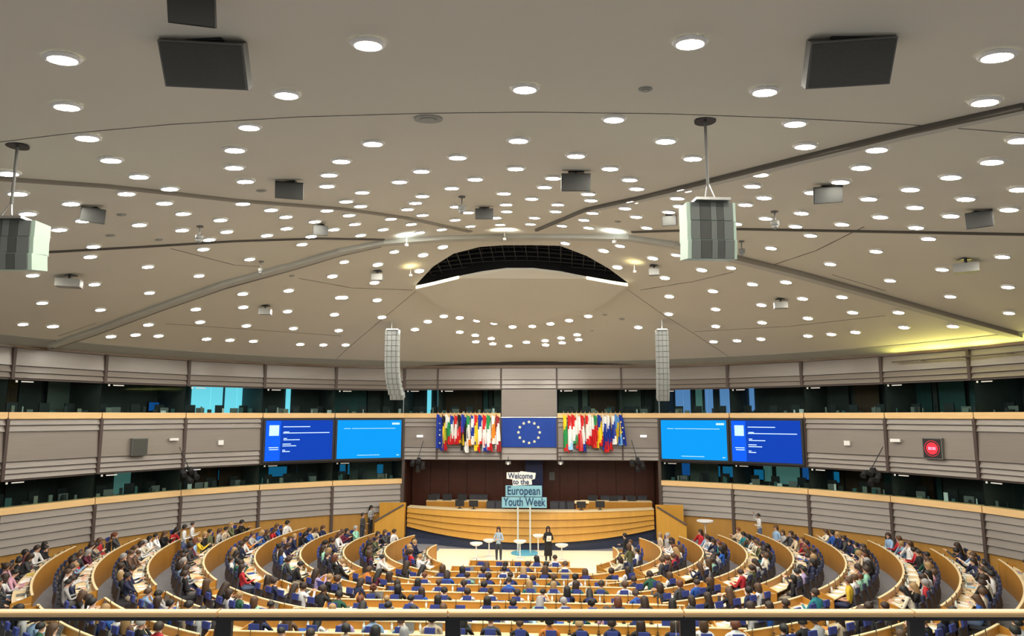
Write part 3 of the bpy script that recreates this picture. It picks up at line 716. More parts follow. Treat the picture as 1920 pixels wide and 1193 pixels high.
# ------------------------------------------------------------------ small things on the wall
def on_wall(px, py):
    d = ray(px, py); ox, oy = CAM.x-WC.x, CAM.y-WC.y; a = d.x**2+d.y**2; b = 2*(ox*d.x+oy*d.y); c = ox*ox+oy*oy-(WR*.995)**2
    t = (-b+math.sqrt(b*b-4*a*c))/(2*a); return CAM+d*t
def wall_face(p): return math.atan2(p.x-WC.x, -(p.y-WC.y)) if False else math.atan2(p.y-WC.y, p.x-WC.x)-PI/2
p = on_wall(257, 838); o = empty('wall_speaker', p, wall_face(p))
mb = MB(); mb.box((0, -.15, 0), (.72, .28, .80)); mb.build('cabinet', 'greybox', o); mb = MB(); mb.box((0, -.30, 0), (.66, .03, .74)); mb.build('grille', 'grille', o)
tag(o, 'square dark grey speaker on the tall wall panel, alone on its bay', 'speaker')
p = on_wall(1753, 841); o = empty('wall_clock', p, wall_face(p))
mb = MB(); mb.box((0, -.10, 0), (.86, .18, .9)); mb.build('case', 'greybox', o)
mb = MB(); mb.box((0, -.20, 0), (.78, .02, .82)); fc = mb.build('clock_face', 'dark', o)
mb = MB()
for k in range(60):
    a = 2*PI*k/60; mb.box((.33*math.sin(a), -.215, .33*math.cos(a)), (.022, .01, .022), mtx=Matrix.Rotation(-a, 3, 'Y'))
mb.cyl((0, -.21, 0), (0, -.216, 0), .26, 24)
mb.build('seconds_ring', 'red', o)
mb = MB()
for xx in (-.13, -.05, .05, .13):
    for dx, dz, w, h in ((0, .05, .05, .012), (0, -.05, .05, .012), (.022, 0, .012, .1), (-.022, 0, .012, .1)): mb.box((xx, -.219, 0+dz), (w, .004, h)) if dx == 0 else mb.box((xx+dx, -.219, 0), (w, .004, h))
mb.build('digits', 'scr_pale', o)
tag(o, 'square wall clock with glowing red digital face', 'clock')
for px, py, w, h, l in ((412, 830, .26, .24, 'small white box on the wall panel beside the dark blue screen, clockless side'), (1591, 831, .28, .22, 'small white box on the wall between the screens and the clock'), (324, 824, .42, .12, 'white loudspeaker bar beside a wall post above a spotlight arm'), (1682, 826, .45, .14, 'white loudspeaker bar beside the wall post next to the clock'), (788, 818, .34, .12, 'white wall lamp beside the flag row starting with blue'), (1206, 818, .34, .12, 'white wall lamp between the flag row and the light blue screen')):
    p = on_wall(px, py) if not 765 < px < 1235 else aty(px, py, FY-.05)
    o = empty('wall_unit', p, wall_face(p) if not 765 < px < 1235 else 0)
    mb = MB(); mb.box((0, -.12, 0), (w, .12, h)); mb.build('housing', 'walllamp' if 'lamp' in l else 'white', o); mb = MB(); mb.box((0, -.04, 0), (.08, .1, .08)); mb.build('bracket', 'greybox', o)
    tag(o, l, 'wall unit')
def spot_arm(px, py, dx, l):
    fac = 765 < px < 1235
    p = on_wall(px, py) if not fac else aty(px, py, FY-.05)
    o = empty('stage_spotlight', p, wall_face(p) if not fac else 0)
    mb = MB(); mb.cyl((0, 0, 0), (0, -.5, .1), .025, 6); mb.cyl((0, -.5, .1), (dx*.8, -.25, 1.1), .02, 6); mb.build('arm', 'dark', o)
    for k, (ax, az) in enumerate(((-.28, -.1), (.05, .02), (.3, -.25), (0, -.42))):
        mb = MB(); c = Vector((ax, -.55, az)); mb.cyl(c, c+Vector((.02*k, -.22, -.16)), .11, 12, r2=.14); mb.box(c+Vector((0, .08, .03)), (.2, .16, .18)); mb.build('lamp_head', 'dark', o)
    mb = MB(); mb.box((0, -.52, -.1), (.8, .05, .05)); mb.build('bar', 'dark', o)
    tag(o, l, 'spotlight')
spot_arm(345, 880, -.5, 'cluster of black spotlights on an arm, over the window beside the square speaker')
spot_arm(1645, 882, .6, 'cluster of black spotlights on an arm near the red clock')
spot_arm(787, 862, .3, 'black spotlights below the wall lamp at the start of the flags')
spot_arm(1192, 862, -.3, 'black spotlights below the wall lamp at the end of the flags')
for x, l in ((953, 'small camera under the facade edge beside the blue banner foot'), (1051, 'twin camera unit under the facade edge at the banner side')):
    p = aty(x, 868, FY-.1); o = empty('facade_camera', p); mb = MB(); mb.box((0, 0, 0), (.3, .22, .16)); mb.build('housing', 'greybox', o)
    mb = MB(); mb.cyl((0, -.1, -.03), (0, -.2, -.05), .07, 10); mb.build('camera_lens', 'white', o); mb = MB(); mb.cyl((0, 0, .05), (0, 0, .35), .02, 6); mb.build('stem', 'dark', o); tag(o, l, 'camera')
# ------------------------------------------------------------------ blue banner with twelve stars
M['eublue'] = mat('banner_blue', (.006, .045, .30), .7, noise=(3, .1))
bx0, bx1, bz0, bz1 = -1.62, 1.55, 5.37, 7.08
mb = MB(); n = 24; secs = []
for k in range(n+1):
    x = bx0+(bx1-bx0)*k/n; w = .012*math.sin(k*1.3); secs.append([(x, FY-.12+w, bz0), (x, FY-.12+w, bz1), (x, FY-.10+w, bz1), (x, FY-.10+w, bz0)])
mb.sweep(secs); ban = mb.build('banner', 'eublue')
tag(ban, 'wide blue banner with a circle of twelve pale stars', 'banner')
mb = MB(); mb.cyl((bx0-.03, FY-.13, bz1), (bx1+.03, FY-.13, bz1), .025, 8); mb.build('top_rod', 'steel', ban)
mb = MB(); pts = []
for k in range(10):
    rr = .105 if k % 2 == 0 else .045; a = PI/2+k*PI/5; pts.append((rr*math.cos(a), 0, rr*math.sin(a)))
mb.prism(pts, (0, .012, 0)); star_me = mb.mesh('star', 'whitepaint')
for k in range(12):
    a = k*PI/6; inst(star_me, 'star', ban, (-.03+.62*math.sin(a), FY-.15, 6.22+.60*math.cos(a)))
# ------------------------------------------------------------------ country flags
COLS = dict(b=(.01, .04, .35), lb=(.12, .35, .75), n=(.02, .02, .10), k=(.01, .01, .012), y=(.85, .62, .02), r=(.62, .015, .02), w=(.82, .82, .80), g=(.02, .28, .08), o=(.80, .25, .02), dr=(.30, .02, .03), c=(.35, .65, .9))
for kx, v in COLS.items(): M['flag_'+kx] = mat('flag_'+kx, v, .8, noise=(5, .12))
flagsL = ['b', 'kyr', 'wgr', 'bwr', 'rwr', 'kry', 'bkw', 'gwo', 'bwbw', 'ryr', 'bwr', 'rwb', 'gwr', 'wow', 'dwd'.replace('d', 'dr ')]
flagsL = [['b'], ['k', 'y', 'r'], ['w', 'g', 'r'], ['b', 'w', 'r'], ['r', 'w', 'r'], ['k', 'r', 'y'], ['b', 'k', 'w'], ['g', 'w', 'o'], ['b', 'w', 'b', 'w', 'b'], ['r', 'y', 'y', 'r'], ['b', 'w', 'r'], ['r', 'w', 'b'], ['g', 'w', 'r'], ['w', 'o', 'w'], ['dr', 'w', 'dr']]
flagsR = [['y', 'g', 'r'], ['r', 'w', 'c'], ['r', 'w', 'g'], ['w', 'r'], ['r', 'w', 'b'], ['r', 'w', 'r'], ['w', 'r'], ['g', 'r', 'y'], ['b', 'y', 'r'], ['w', 'b', 'r'], ['w', 'b', 'r'], ['w', 'b', 'w'], ['lb', 'y', 'lb'], ['b']]
CN = dict(b='blue', lb='light blue', n='navy', k='black', y='yellow', r='red', w='white', g='green', o='orange', dr='dark red', c='sky blue')
def flag(x, cols, label, seedk, starred=False):
    rd = random.Random(seedk); zt = 7.22; yb = FY-.34
    o = empty('flag', (x, yb, 4.95))
    mb = MB(); mb.cyl((0, .2, .9), (0, 0, 2.42), .022, 8); mb.box((0, .22, .9), (.06, .14, .06)); mb.build('pole', 'ledge', o)
    mb = MB(); mb.cyl((0, 0, 2.42), (0, 0, 2.52), .03, 8, r2=.004); mb.build('finial', 'goldtrim', o)
    # the cloth hangs from its top corner: colour bands run down in gathered folds
    nb = len(cols); mb = MB(); nu = max(12, nb*4); nv = 10; ph = rd.uniform(0, 6); wdt = .40
    def P(u, v):
        fold = .07*math.sin(u*11+ph+v*1.2)*(.4+.6*v)
        xx = (u-.12)*wdt*(.55+.45*v)+.05*math.sin(u*9+ph)
        zz = 2.34-v*(1.85+.22*math.sin(ph*3))-u*.22*(1-v*.3)+.04*math.sin(u*8+ph)*v
        return (xx, -.05+fold-.04*v, zz)
    for a in range(nu):
        ci = min(nb-1, int(a*nb/nu))
        for c in range(nv):
            # bands run on the diagonal of a hanging flag
            cj = min(nb-1, max(0, int(nb*(.34*(a/nu)+.66*(c/nv))*1.02)))
            mb.poly([P(a/nu, c/nv), P((a+1)/nu, c/nv), P((a+1)/nu, (c+1)/nv), P(a/nu, (c+1)/nv)], cj)
    cl = mb.build('cloth', ['flag_'+c for c in cols], o, True)
    if starred:
        for u, v in ((.3, .25), (.7, .4), (.35, .6), (.6, .8)):
            q = P(u, v); s = inst(star_me, 'star', cl, (q[0], q[1]-.03, q[2])); s.scale = (.6, 1, .6)
    tag(o, label, 'flag', 'flags in front of the facade')
xL0, xL1 = aty(822, 800, FY-.2).x, aty(930, 800, FY-.2).x; xR0, xR1 = aty(1057, 800, FY-.2).x, aty(1162, 800, FY-.2).x
for i, c in enumerate(flagsL):
    flag(xL0+(xL1-xL0)*i/14, c, '%s flag on a pole, %s from the outer end in the row nearer the podium stairs with the sign' % (' '.join(dict.fromkeys(CN[q] for q in c)), ORD[i]) if False else '%s hanging flag, %s from the outer end, row left of the banner' % (' '.join(dict.fromkeys(CN[q] for q in c)), ORD[i]), i, c == ['b'])
for i, c in enumerate(flagsR):
    flag(xR0+(xR1-xR0)*i/13, c, '%s hanging flag, %s outward from the banner, row right of it' % (' '.join(dict.fromkeys(CN[q] for q in c)), ORD[i]), 40+i, c == ['b'])
# ------------------------------------------------------------------ podium
def pod_y(x): return 38.45+.030*x*x
pod = empty('podium', (0, 38.45, 0))
def pod_board(z0, z1, lean, m='podium', xe=6.9, name='front_board', inset=0):
    mb = MB(); secs = []
    for k in range(41):
        x = -xe+2*xe*k/40; y = pod_y(x)+inset-38.45; Z = (lambda z: z if z <= 0 or z > 2.02 else 2.03-(2.03-z)*(1-.36*(x/6.9)**2)); secs.append([(x, y-lean, Z(z0)), (x, y, Z(z1)), (x, y+.05, Z(z1)), (x, y+.05-lean, Z(z0))])
    mb.sweep(secs); return mb.build(name, m, pod)
zs = [.42, .82, 1.22, 1.62, 2.03]
for a, b in zip(zs, zs[1:]): pod_board(a+.02, b, .10)
pod_board(.0, .44, 0, 'navy', 7.3, 'plinth', .12)
pod_board(.44, 2.0, 0, 'base', 6.9, 'backing', .06)
mb = MB(); secs = []
for k in range(41):
    x = -6.9+13.8*k/40; y = pod_y(x)-38.45; secs.append([(x, y-.04, 2.03), (x, y-.04, 2.08), (x, y+.75, 2.08), (x, y+.75, 2.03)])
mb.sweep(secs); mb.build('top', 'desktop', pod)
tag(pod, 'long curved podium desk of four honey wood boards on a navy plinth', 'podium')
for s in (-1, 1):
    o = empty('stair_wall', (s*7.0, 39.6, 0)); P = [(0, 0, 0), (s*1.45, -.9, 0), (s*1.45, -.9, 1.35), (0, 0, 2.15)]
    mb = MB(); mb.prism(P, (0, .12, 0)); mb.build('wood_panel', 'podium', o)
    mb = MB(); Q = [(s*.0, .25, 2.3), (s*.0, .25, .5), (s*1.5, .25, .5), (s*1.5, .25, 2.3)]; mb.prism(Q, (0, .1, 0)); mb.build('rear_panel', 'podium', o)
    mb = MB(); mb.cyl((s*.05, -.03, 2.22), (s*1.45, -.93, 1.42), .05, 8); mb.build('handrail', 'post', o)
    tag(o, 'wooden stair side wall with sloping dark handrail at the %s end of the podium' % ('sign-side' if False else ('left' if s < 0 else 'right')), 'stair wall')
# benches, monitors, chairs on the dais
def bench(x0p, x1p, ytop, lab):
    x0 = aty(x0p, ytop, 41.3).x; x1 = aty(x1p, ytop, 41.3).x; zt = aty(x0p, ytop, 41.3).z
    o = empty('dais_bench', ((x0+x1)/2, 41.3, 1.1)); w = x1-x0
    mb = MB(); mb.box((0, 0, (zt-1.1)/2), (w, .06, zt-1.1)); mb.build('front_panel', 'honey', o)
    mb = MB(); mb.box((0, .33, zt-1.1), (w+.05, .7, .05)); mb.build('top', 'desktop', o)
    for s in (-1, 1): mb = MB(); mb.box((s*w/2, .33, (zt-1.1)/2), (.05, .66, zt-1.1)); mb.build('end_panel', 'honey', o)
    tag(o, lab, 'bench')
bench(800, 912, 940, 'wooden rear bench on the dais on the side of the presenter in blue')
bench(1090, 1222, 941, 'wooden rear bench on the dais behind the tall lectern')
mb = MB(); mb.box((0, 0, 0), (.50, .05, .34)); mon_me = mb.mesh('display_case', 'dark'); mb = MB(); mb.box((0, 0, -.22), (.08, .05, .12)); mb.box((0, 0, -.28), (.24, .18, .02)); monst = mb.mesh('stand', 'dark')
mb = MB(); mb.box((0, .03, 0), (.44, .01, .28)); mondsp = mb.mesh('display', 'booth')
for i, (px, py, Y, l) in enumerate(((860, 951, 38.9, 'second'), (887, 952, 38.9, 'third'), (1090, 952, 38.9, 'fourth'), (1126, 952, 38.9, 'fifth'), (811, 934, 41.5, 'first upper'), (838, 934, 41.5, 'second upper'), (866, 934, 41.5, 'third upper'), (1110, 934, 41.5, 'fourth upper'), (1150, 935, 41.5, 'fifth upper'), (1185, 936, 41.5, 'sixth upper'))):
    p = aty(px, py, Y); o = empty('monitor', p)
    inst(mon_me, 'display_case', o); inst(monst, 'stand', o); inst(mondsp, 'display', o)
    if Y < 40: o.location.z = 2.08+.29; o.location.y = pod_y(p.x)+.4
    else: o.location.z = 2.40
    tag(o, 'black monitor on the %s, %s from its left end' % ('curved podium desk' if Y < 40 else 'rear benches', ORD[(('second','third','fourth','fifth').index(l) if Y < 40 else ORD.index(l.split()[0]))]), 'monitor')
# tall pale lectern
p = aty(1091, 950, 39.4); o = empty('lectern', (p.x, 39.6, 1.1))
mb = MB(); mb.box((0, 0, .62), (.66, .45, 1.24)); mb.build('body', 'honey', o); mb = MB(); mb.box((0, -.02, 1.34), (.78, .5, .16), mtx=Matrix.Rotation(R(-10), 3, 'X')); mb.build('reading_top', 'desktop', o)
tag(o, 'pale wooden lectern standing behind the podium desk', 'lectern')
# dark chairs on dais
def dais_chair(x, y, z, lab, wide=1):
    o = empty('armchair', (x, y, z))
    mb = MB(); mb.box((0, 0, .46), (.56*wide, .5, .12)); mb.build('seat', 'chairdark', o)
    mb = MB(); mb.box((0, .26, .92), (.54*wide, .10, .86), mtx=Matrix.Rotation(R(-8), 3, 'X')); mb.box((0, .30, 1.32), (.44*wide, .08, .1)); mb.build('backrest', 'chairdark', o)
    mb = MB(); mb.cyl((0, 0, .05), (0, 0, .42), .04, 8)
    for a in range(5): mb.box((.17*math.cos(a*1.257), .17*math.sin(a*1.257), .04), (.34, .05, .04), rz=a*1.257)
    mb.build('pedestal', 'steel', o)
    for s in (-1, 1): mb = MB(); mb.box((s*.31*wide, .0, .68), (.06, .4, .05)); mb.box((s*.31*wide, .1, .58), (.04, .05, .2)); mb.build('armrest', 'dark', o)
    tag(o, lab, 'chair', 'dark armchairs on the dais')
for i, px in enumerate((815, 838, 866, 888, 905, 1112, 1135, 1160, 1182, 1205)):
    p = aty(px, 930, 42.6); dais_chair(p.x, 42.55, 1.1, 'dark armchair behind the rear benches, %s from the left end' % ORD[i])
for i, px in enumerate((920, 935, 1040, 1055, 1068)):
    p = aty(px, 945, 40.6); dais_chair(p.x, 40.7, .95, 'dark armchair right behind the podium middle, %s from the left' % ORD[i])
mb = MB(); mb.box((0, 0, .0), (.34, .12, .5)); o = mb.build('wall_box', 'greybox'); o.location = (aty(1035, 893, 43.3).x, 43.3, aty(1035, 893, 43.3).z); tag(o, 'small pale grey box on the dark red wood wall', 'wall box')
# roll-up banner
mb = MB(); p0 = aty(985, 868, 41.9); p1 = aty(1018, 942, 41.9); mb.box(((p0.x+p1.x)/2, 42.0, (p0.z+p1.z)/2+.1), (p1.x-p0.x, .05, p0.z-p1.z+.5)); o = mb.build('rollup_banner', 'navy'); M['bannerblue'] = mat('rollup_blue', (.006, .012, .07), .5, noise=(2, .4))
o.data.materials[0] = M['bannerblue']; tag(o, 'tall dark blue banner standing behind the event sign', 'banner')
mb = MB(); mb.box(((p0.x+p1.x)/2, 42.0, 1.14), (p1.x-p0.x+.1, .3, .08)); mb.build('foot', 'steel', o)
# ------------------------------------------------------------------ event sign on two poles
sy = 37.6
def sp(px, py): return aty(px, py, sy)
c0 = atz(984, 1034, .04); sg = empty('event_sign', (c0.x, sy, .04))
def L(px, py): return sp(px, py)-sg.location
M['signblue'] = mat('sign_light_blue', (.24, .50, .62), .5); M['signnavy'] = mat('sign_navy', (.01, .04, .12), .5); M['basecyan'] = mat('base_cyan', (.10, .42, .60), .5); M['acrylic'] = mat('pale_pole', (.62, .68, .66), .3)
for px in (971, 994):
    a = L(px, 952); mb = MB(); mb.cyl((a.x, 0, 0), (a.x, 0, a.z+.1), .045, 10); mb.build('pole', 'acrylic', sg)
mb = MB(); mb.cyl((L(984, 1034).x, 0, 0), (L(984, 1034).x, 0, .05), .72, 32); mb.build('base_plate', 'basecyan', sg)
def plate(x0, x1, y0, y1, m, off=0, nm='sign_board'):
    a, b = L(x0, y1), L(x1, y0); mb = MB(); mb.box(((a.x+b.x)/2, off, (a.z+b.z)/2), (b.x-a.x, .06, b.z-a.z)); return mb.build(nm, m, sg)
pl1 = plate(941, 1025, 933, 952, 'signblue'); pl2 = plate(948, 1016, 911, 931, 'signblue', .0)
# white speech shape
a, b = L(950, 910), L(1003, 886); w = b.x-a.x; h = b.z-a.z
mb = MB(); mb.prism([(a.x, -.03, a.z+h*.50), (a.x+w*.2, -.03, a.z+h*.45), (a.x+w*.22, -.03, a.z-.02), (a.x+w*.9, -.03, a.z+.04), (a.x+w*.88, -.03, a.z+h*.42), (a.x+w, -.03, a.z+h*.5), (a.x+w*1.03, -.03, a.z+h*.95), (a.x+w*.5, -.03, a.z+h*1.08), (a.x+w*.45, -.03, a.z+h), (a.x, -.03, a.z+h*.98)], (0, .05, 0))
pl3 = mb.build('sign_board', 'white', sg)
def text(s, px, py, size, par, m='signnavy', width=None, yoff=-.045):
    cu = bpy.data.curves.new('lettering', 'FONT'); cu.body = s; cu.size = size; cu.extrude = .004; cu.align_x = 'CENTER'; cu.align_y = 'CENTER'; cu.offset = .006
    ob = bpy.data.objects.new('lettering', cu); link(ob, par); ob.location = L(px, py); ob.location.y = yoff; ob.rotation_euler = (PI/2, 0, 0); cu.materials.append(M[m])
    if width:
        bpy.context.view_layer.update(); ob.scale.x = width/max(.01, ob.dimensions.x)
    dg = bpy.context.evaluated_depsgraph_get(); me = bpy.data.meshes.new_from_object(ob.evaluated_get(dg)); me.name = 'lettering'
    o2 = link(bpy.data.objects.new('lettering', me), par); o2.location = ob.location; o2.rotation_euler = ob.rotation_euler; o2.scale = ob.scale; bpy.data.objects.remove(ob)
    return o2
text('European', 982, 921, .62, pl2, width=1.72); text('Youth Week', 983, 942, .60, pl1, width=2.22)
text('Welcome', 976, 893, .42, pl3, width=1.32); text('to the', 977, 904, .38, pl3, width=.85)
tag(sg, 'event sign reading Welcome to the European Youth Week on two pale poles', 'sign')
# ------------------------------------------------------------------ tables on the stage
def high_table(px, pytop, Y, lab, r=.32, h=None):
    p = aty(px, pytop, Y); h = p.z-.04
    o = empty('high_table', (p.x, Y, .04))
    mb = MB(); mb.cyl((0, 0, h-.06), (0, 0, h), r, 20); mb.cyl((0, 0, h-.14), (0, 0, h-.06), r*.5, 16, r2=r*.95); mb.build('table_top', 'white', o)
    mb = MB(); mb.cyl((0, 0, .03), (0, 0, h-.1), .03, 8); mb.build('leg', 'white', o); mb = MB(); mb.cyl((0, 0, 0), (0, 0, .03), .24, 16, r2=.2); mb.build('base', 'white', o)
    tag(o, lab, 'table')
high_table(893, 1018, 36.0, 'white high table at the outer side of the presenter in blue')
high_table(1053, 1021, 36.0, 'white high table next to the presenter in black')
high_table(975, 1014, 36.3, 'white high table beside the sign poles')
high_table(917, 1012, 36.6, 'white high table half hidden behind the presenter in blue', .3)
high_table(1009, 1003, 36.8, 'white high table half hidden behind the presenter in black', .28)
high_table(1322, 976, 37.4, 'pale high table standing alone by the wooden wall base', .42)
# ------------------------------------------------------------------ people
SKIN, TOP, LEG, SHOE = 0, 1, 2, 3
def skin_mesh(name, chains, mats, sub=1):
    """chains: list of (points[(x,y,z,rx,ry)], edges[(i,j,label)])"""
    allv = []; segs = []
    me_out = bmesh.new()
    for pts, edges in chains:
        me = bpy.data.meshes.new('tmp'); bm = bmesh.new(); ly = bm.verts.layers.skin.verify(); vv = []
        for i, p in enumerate(pts):
            v = bm.verts.new(p[:3]); v[ly].radius = (p[3], p[4]); v[ly].use_root = (i == 0); vv.append(v)
        for a, b, lb in edges: bm.edges.new((vv[a], vv[b])); segs.append((Vector(pts[a][:3]), Vector(pts[b][:3]), lb, (pts[a][3]+pts[b][3])/2))
        bm.to_mesh(me); bm.free()
        ob = bpy.data.objects.new('tmp', me); COL.objects.link(ob)
        ob.modifiers.new('s', 'SKIN'); ss = ob.modifiers.new('u', 'SUBSURF'); ss.levels = sub; ss.render_levels = sub
        dg = bpy.context.evaluated_depsgraph_get(); ev = bpy.data.meshes.new_from_object(ob.evaluated_get(dg))
        me_out.from_mesh(ev); bpy.data.objects.remove(ob); bpy.data.meshes.remove(me); bpy.data.meshes.remove(ev)
    out = bpy.data.meshes.new(name); me_out.to_mesh(out); me_out.free()
    out.materials.clear()
    for m in mats: out.materials.append(M[m])
    for p in out.polygons:
        c = p.center; best = 1e9; bl = 0
        for a, b, lb, rr in segs:
            ab = b-a; t = max(0, min(1, (c-a).dot(ab)/max(1e-9, ab.length_squared))); dd = (c-(a+ab*t)).length-rr*.5
            if dd < best: best = dd; bl = lb
        p.material_index = bl; p.use_smooth = True
    return out
def fingers(w, dirv, up, side, chains, curl=.5, s=1.0):
    """five fingers rooted in the palm at wrist w, hand pointing along dirv"""
    d = Vector(dirv).normalized(); u = Vector(up); u = (u-d*u.dot(d)).normalized(); r = d.cross(u)*side
    w = Vector(w)
    for k, ln in enumerate((.070, .080, .075, .058)):
        o = w+d*.075+r*(-.030+.020*k)
        a = o+d*ln*.55-u*ln*.15*curl; b = a+(d*(1-curl*.6)-u*curl).normalized()*ln*.55
        chains.append(([(*o, .010, .010), (*a, .009, .009), (*b, .007, .007)], [(0, 1, SKIN), (1, 2, SKIN)]))
    o = w+d*.03-r*.028; a = o+(d*.6-r*.8).normalized()*.04; b = a+(d-r*.2).normalized()*.035
    chains.append(([(*o, .012, .012), (*a, .010, .010), (*b, .008, .008)], [(0, 1, SKIN), (1, 2, SKIN)]))
def person_mesh(name, lean=0.0, arms=('desk', 'desk'), stand=False, headyaw=0, nod=0, slim=1.0, skirt=False, sleeves=True):
    pz = .93 if stand else .53
    pts = []; ed = []
    def P(x, y, z, rx, ry=None): pts.append((x, y, z, rx, ry if ry else rx)); return len(pts)-1
    tl = .50; c, s = math.cos(lean), math.sin(lean)
    def T(x, up, fwd=0): return (x, up*s+fwd*c, pz+up*c-fwd*s)   # torso frame
    pel = P(*T(0, 0), .145*slim, .11); sp1 = P(*T(0, .18, -.01), .125*slim, .10); ch = P(*T(0, .36), .155*slim, .115)
    nb = P(*T(0, .475, .0), .075, .065); nk = P(*T(0, .545, .01), .048, .05)
    ed += [(pel, sp1, TOP), (sp1, ch, TOP), (ch, nb, TOP), (nb, nk, SKIN)]
    H = Vector(T(0, .545, .01)); hr = Matrix.Rotation(-headyaw, 3, 'Z') @ Matrix.Rotation(-nod-lean*.3, 3, 'X')
    def HP(x, y, z): return tuple(H+hr @ Vector((x, y, z)))
    j = P(*HP(0, .035, .055), .058, .062); m_ = P(*HP(0, .015, .125), .078, .088); tp = P(*HP(0, .0, .195), .066, .078)
    ed += [(nk, j, SKIN), (j, m_, SKIN), (m_, tp, SKIN)]
    # arms
    chains = []
    for sd, mode in zip((-1, 1), arms):
        sh = P(*T(sd*.165*slim, .43), .058, .055); ed.append((ch if False else nb, sh, TOP))
        S_ = Vector(T(sd*.165, .43))
        if mode == 'desk': E = Vector((sd*.24, S_.y+.12, S_.z-.27)); Wr = Vector((sd*.13, S_.y+.36, pz+.24))
        elif mode == 'lap': E = Vector((sd*.23, S_.y-.02, S_.z-.28)); Wr = Vector((sd*.10, S_.y+.20, pz+.11))
        elif mode == 'chin': E = Vector((sd*.20, S_.y+.25, S_.z-.22)); Wr = Vector((sd*.06, H.y+.09, H.z-.03))
        elif mode == 'phone': E = Vector((sd*.22, S_.y+.18, S_.z-.18)); Wr = Vector((sd*.08, S_.y+.38, S_.z+.0))
        elif mode == 'up': E = Vector((sd*.24, S_.y+.12, S_.z+.05)); Wr = Vector((sd*.14, S_.y+.20, S_.z+.28))
        elif mode == 'side': E = Vector((sd*.24, S_.y-.01, S_.z-.29)); Wr = Vector((sd*.25, S_.y+.04, S_.z-.54))
        elif mode == 'hold': E = Vector((sd*.23, S_.y+.03, S_.z-.28)); Wr = Vector((sd*.06, S_.y+.24, S_.z-.22))
        e = P(*E, .044); w = P(*Wr, .029); dd = (Wr-E).normalized(); hn = Wr+dd*.075; h = P(*hn, .036, .02)
        ed += [(sh, e, TOP), (e, w, TOP if sleeves else SKIN), (w, h, SKIN)]
        fingers(Wr, dd, (0, 0, 1) if abs(dd.z) < .8 else (0, 1, 0), sd, chains, .5)
    for sd in (-1, 1):
        if stand:
            hp = P(sd*.09, 0, pz-.07, .095, .10); kn = P(sd*.10, .015, .50, .068); an = P(sd*.10, 0, .09, .045); to = P(sd*.11, .14, .045, .04, .035)
        else:
            hp = P(sd*.09, .06, pz-.02, .085); kn = P(sd*.13, .44, pz-.02, .065); an = P(sd*.13, .42, .10, .043); to = P(sd*.14, .56, .045, .038, .033)
        ed += [(pel, hp, LEG), (hp, kn, LEG), (kn, an, LEG), (an, to, SHOE)]
    chains.insert(0, (pts, ed))
    # nose and ears
    for q in ((0, .098, .115),): chains.append(([(*HP(0, .085, .135), .010, .010), (*HP(0, .108, .105), .014, .014)], [(0, 1, SKIN)]))
    for sd in (-1, 1): chains.append(([(*HP(sd*.07, .005, .13), .012, .018), (*HP(sd*.088, -.005, .125), .008, .016)], [(0, 1, SKIN)]))
    me = skin_mesh(name, chains, ['skin', 'shirt', 'trouser', 'shoe'])
    hm = Matrix.Translation(H) @ hr.to_4x4()
    return me, hm
def hair_mesh(kind):
    """head-centred shell; origin = top of neck, skull centre about z .13"""
    bm = bmesh.new(); nu, nv = 16, 10; rows = []
    for v in range(nv+1):
        th = PI*v/nv*(.62 if kind in ('short', 'crop') else .70); row = []
        for u in range(nu):
            ph = 2*PI*u/nu; front = math.cos(ph)     # ph=0 is the face (+y)
            t = th*(1-.40*max(0, front)**2)
            r = .108 if kind != 'crop' else .098
            x = r*.93*math.sin(t)*math.sin(ph); y = -.008+(r+.008)*math.sin(t)*math.cos(ph); z = .128+r*1.06*math.cos(t)
            if v > nv*.55 and front < .35:
                k = (v/nv-.55)/.45
                if kind == 'long': z -= .30*k; y -= .02*k; x *= 1+.15*k
                if kind == 'bob': z -= .12*k; x *= 1+.12*k
                if kind == 'short': z -= .02*k
            row.append(bm.verts.new((x, y, z)))
        rows.append(row)
    for v in range(nv):
        for u in range(nu):
            try: bm.faces.new((rows[v][u], rows[v][(u+1) % nu], rows[v+1][(u+1) % nu], rows[v+1][u]))
            except ValueError: pass
    if kind in ('bun', 'pony'):
        m = bmesh.ops.create_icosphere(bm, subdivisions=2, radius=.045 if kind == 'bun' else .04)
        for q in m['verts']: q.co += Vector((0, -.10, .20 if kind == 'bun' else .16))
        if kind == 'pony':
            m = bmesh.ops.create_icosphere(bm, subdivisions=2, radius=.035)
            for q in m['verts']: q.co = Vector((q.co.x, q.co.y-.125, q.co.z*3.6+.06))
    bmesh.ops.remove_doubles(bm, verts=bm.verts, dist=.0005)
    me = bpy.data.meshes.new('hair'); bm.to_mesh(me); bm.free(); me.materials.append(M['hair'])
    for p in me.polygons: p.use_smooth = True
    return me
HAIR = {k: hair_mesh(k) for k in ('short', 'crop', 'long', 'bob', 'bun', 'pony')}
POSES = [person_mesh('person', .12, ('desk', 'desk'), nod=.25), person_mesh('person', -.12, ('lap', 'lap')), person_mesh('person', .28, ('desk', 'chin'), nod=.1),
         person_mesh('person', .0, ('lap', 'desk'), headyaw=.5, slim=.92), person_mesh('person', .05, ('phone', 'phone'), nod=.2, slim=.92), person_mesh('person', .18, ('desk', 'lap'), headyaw=-.6, slim=1.06),
         person_mesh('person', -.05, ('lap', 'chin'), slim=1.05), person_mesh('person', .35, ('desk', 'desk'), nod=.35, slim=.95), person_mesh('person', .02, ('lap', 'lap'), headyaw=-.3, slim=1.08, sleeves=False)]
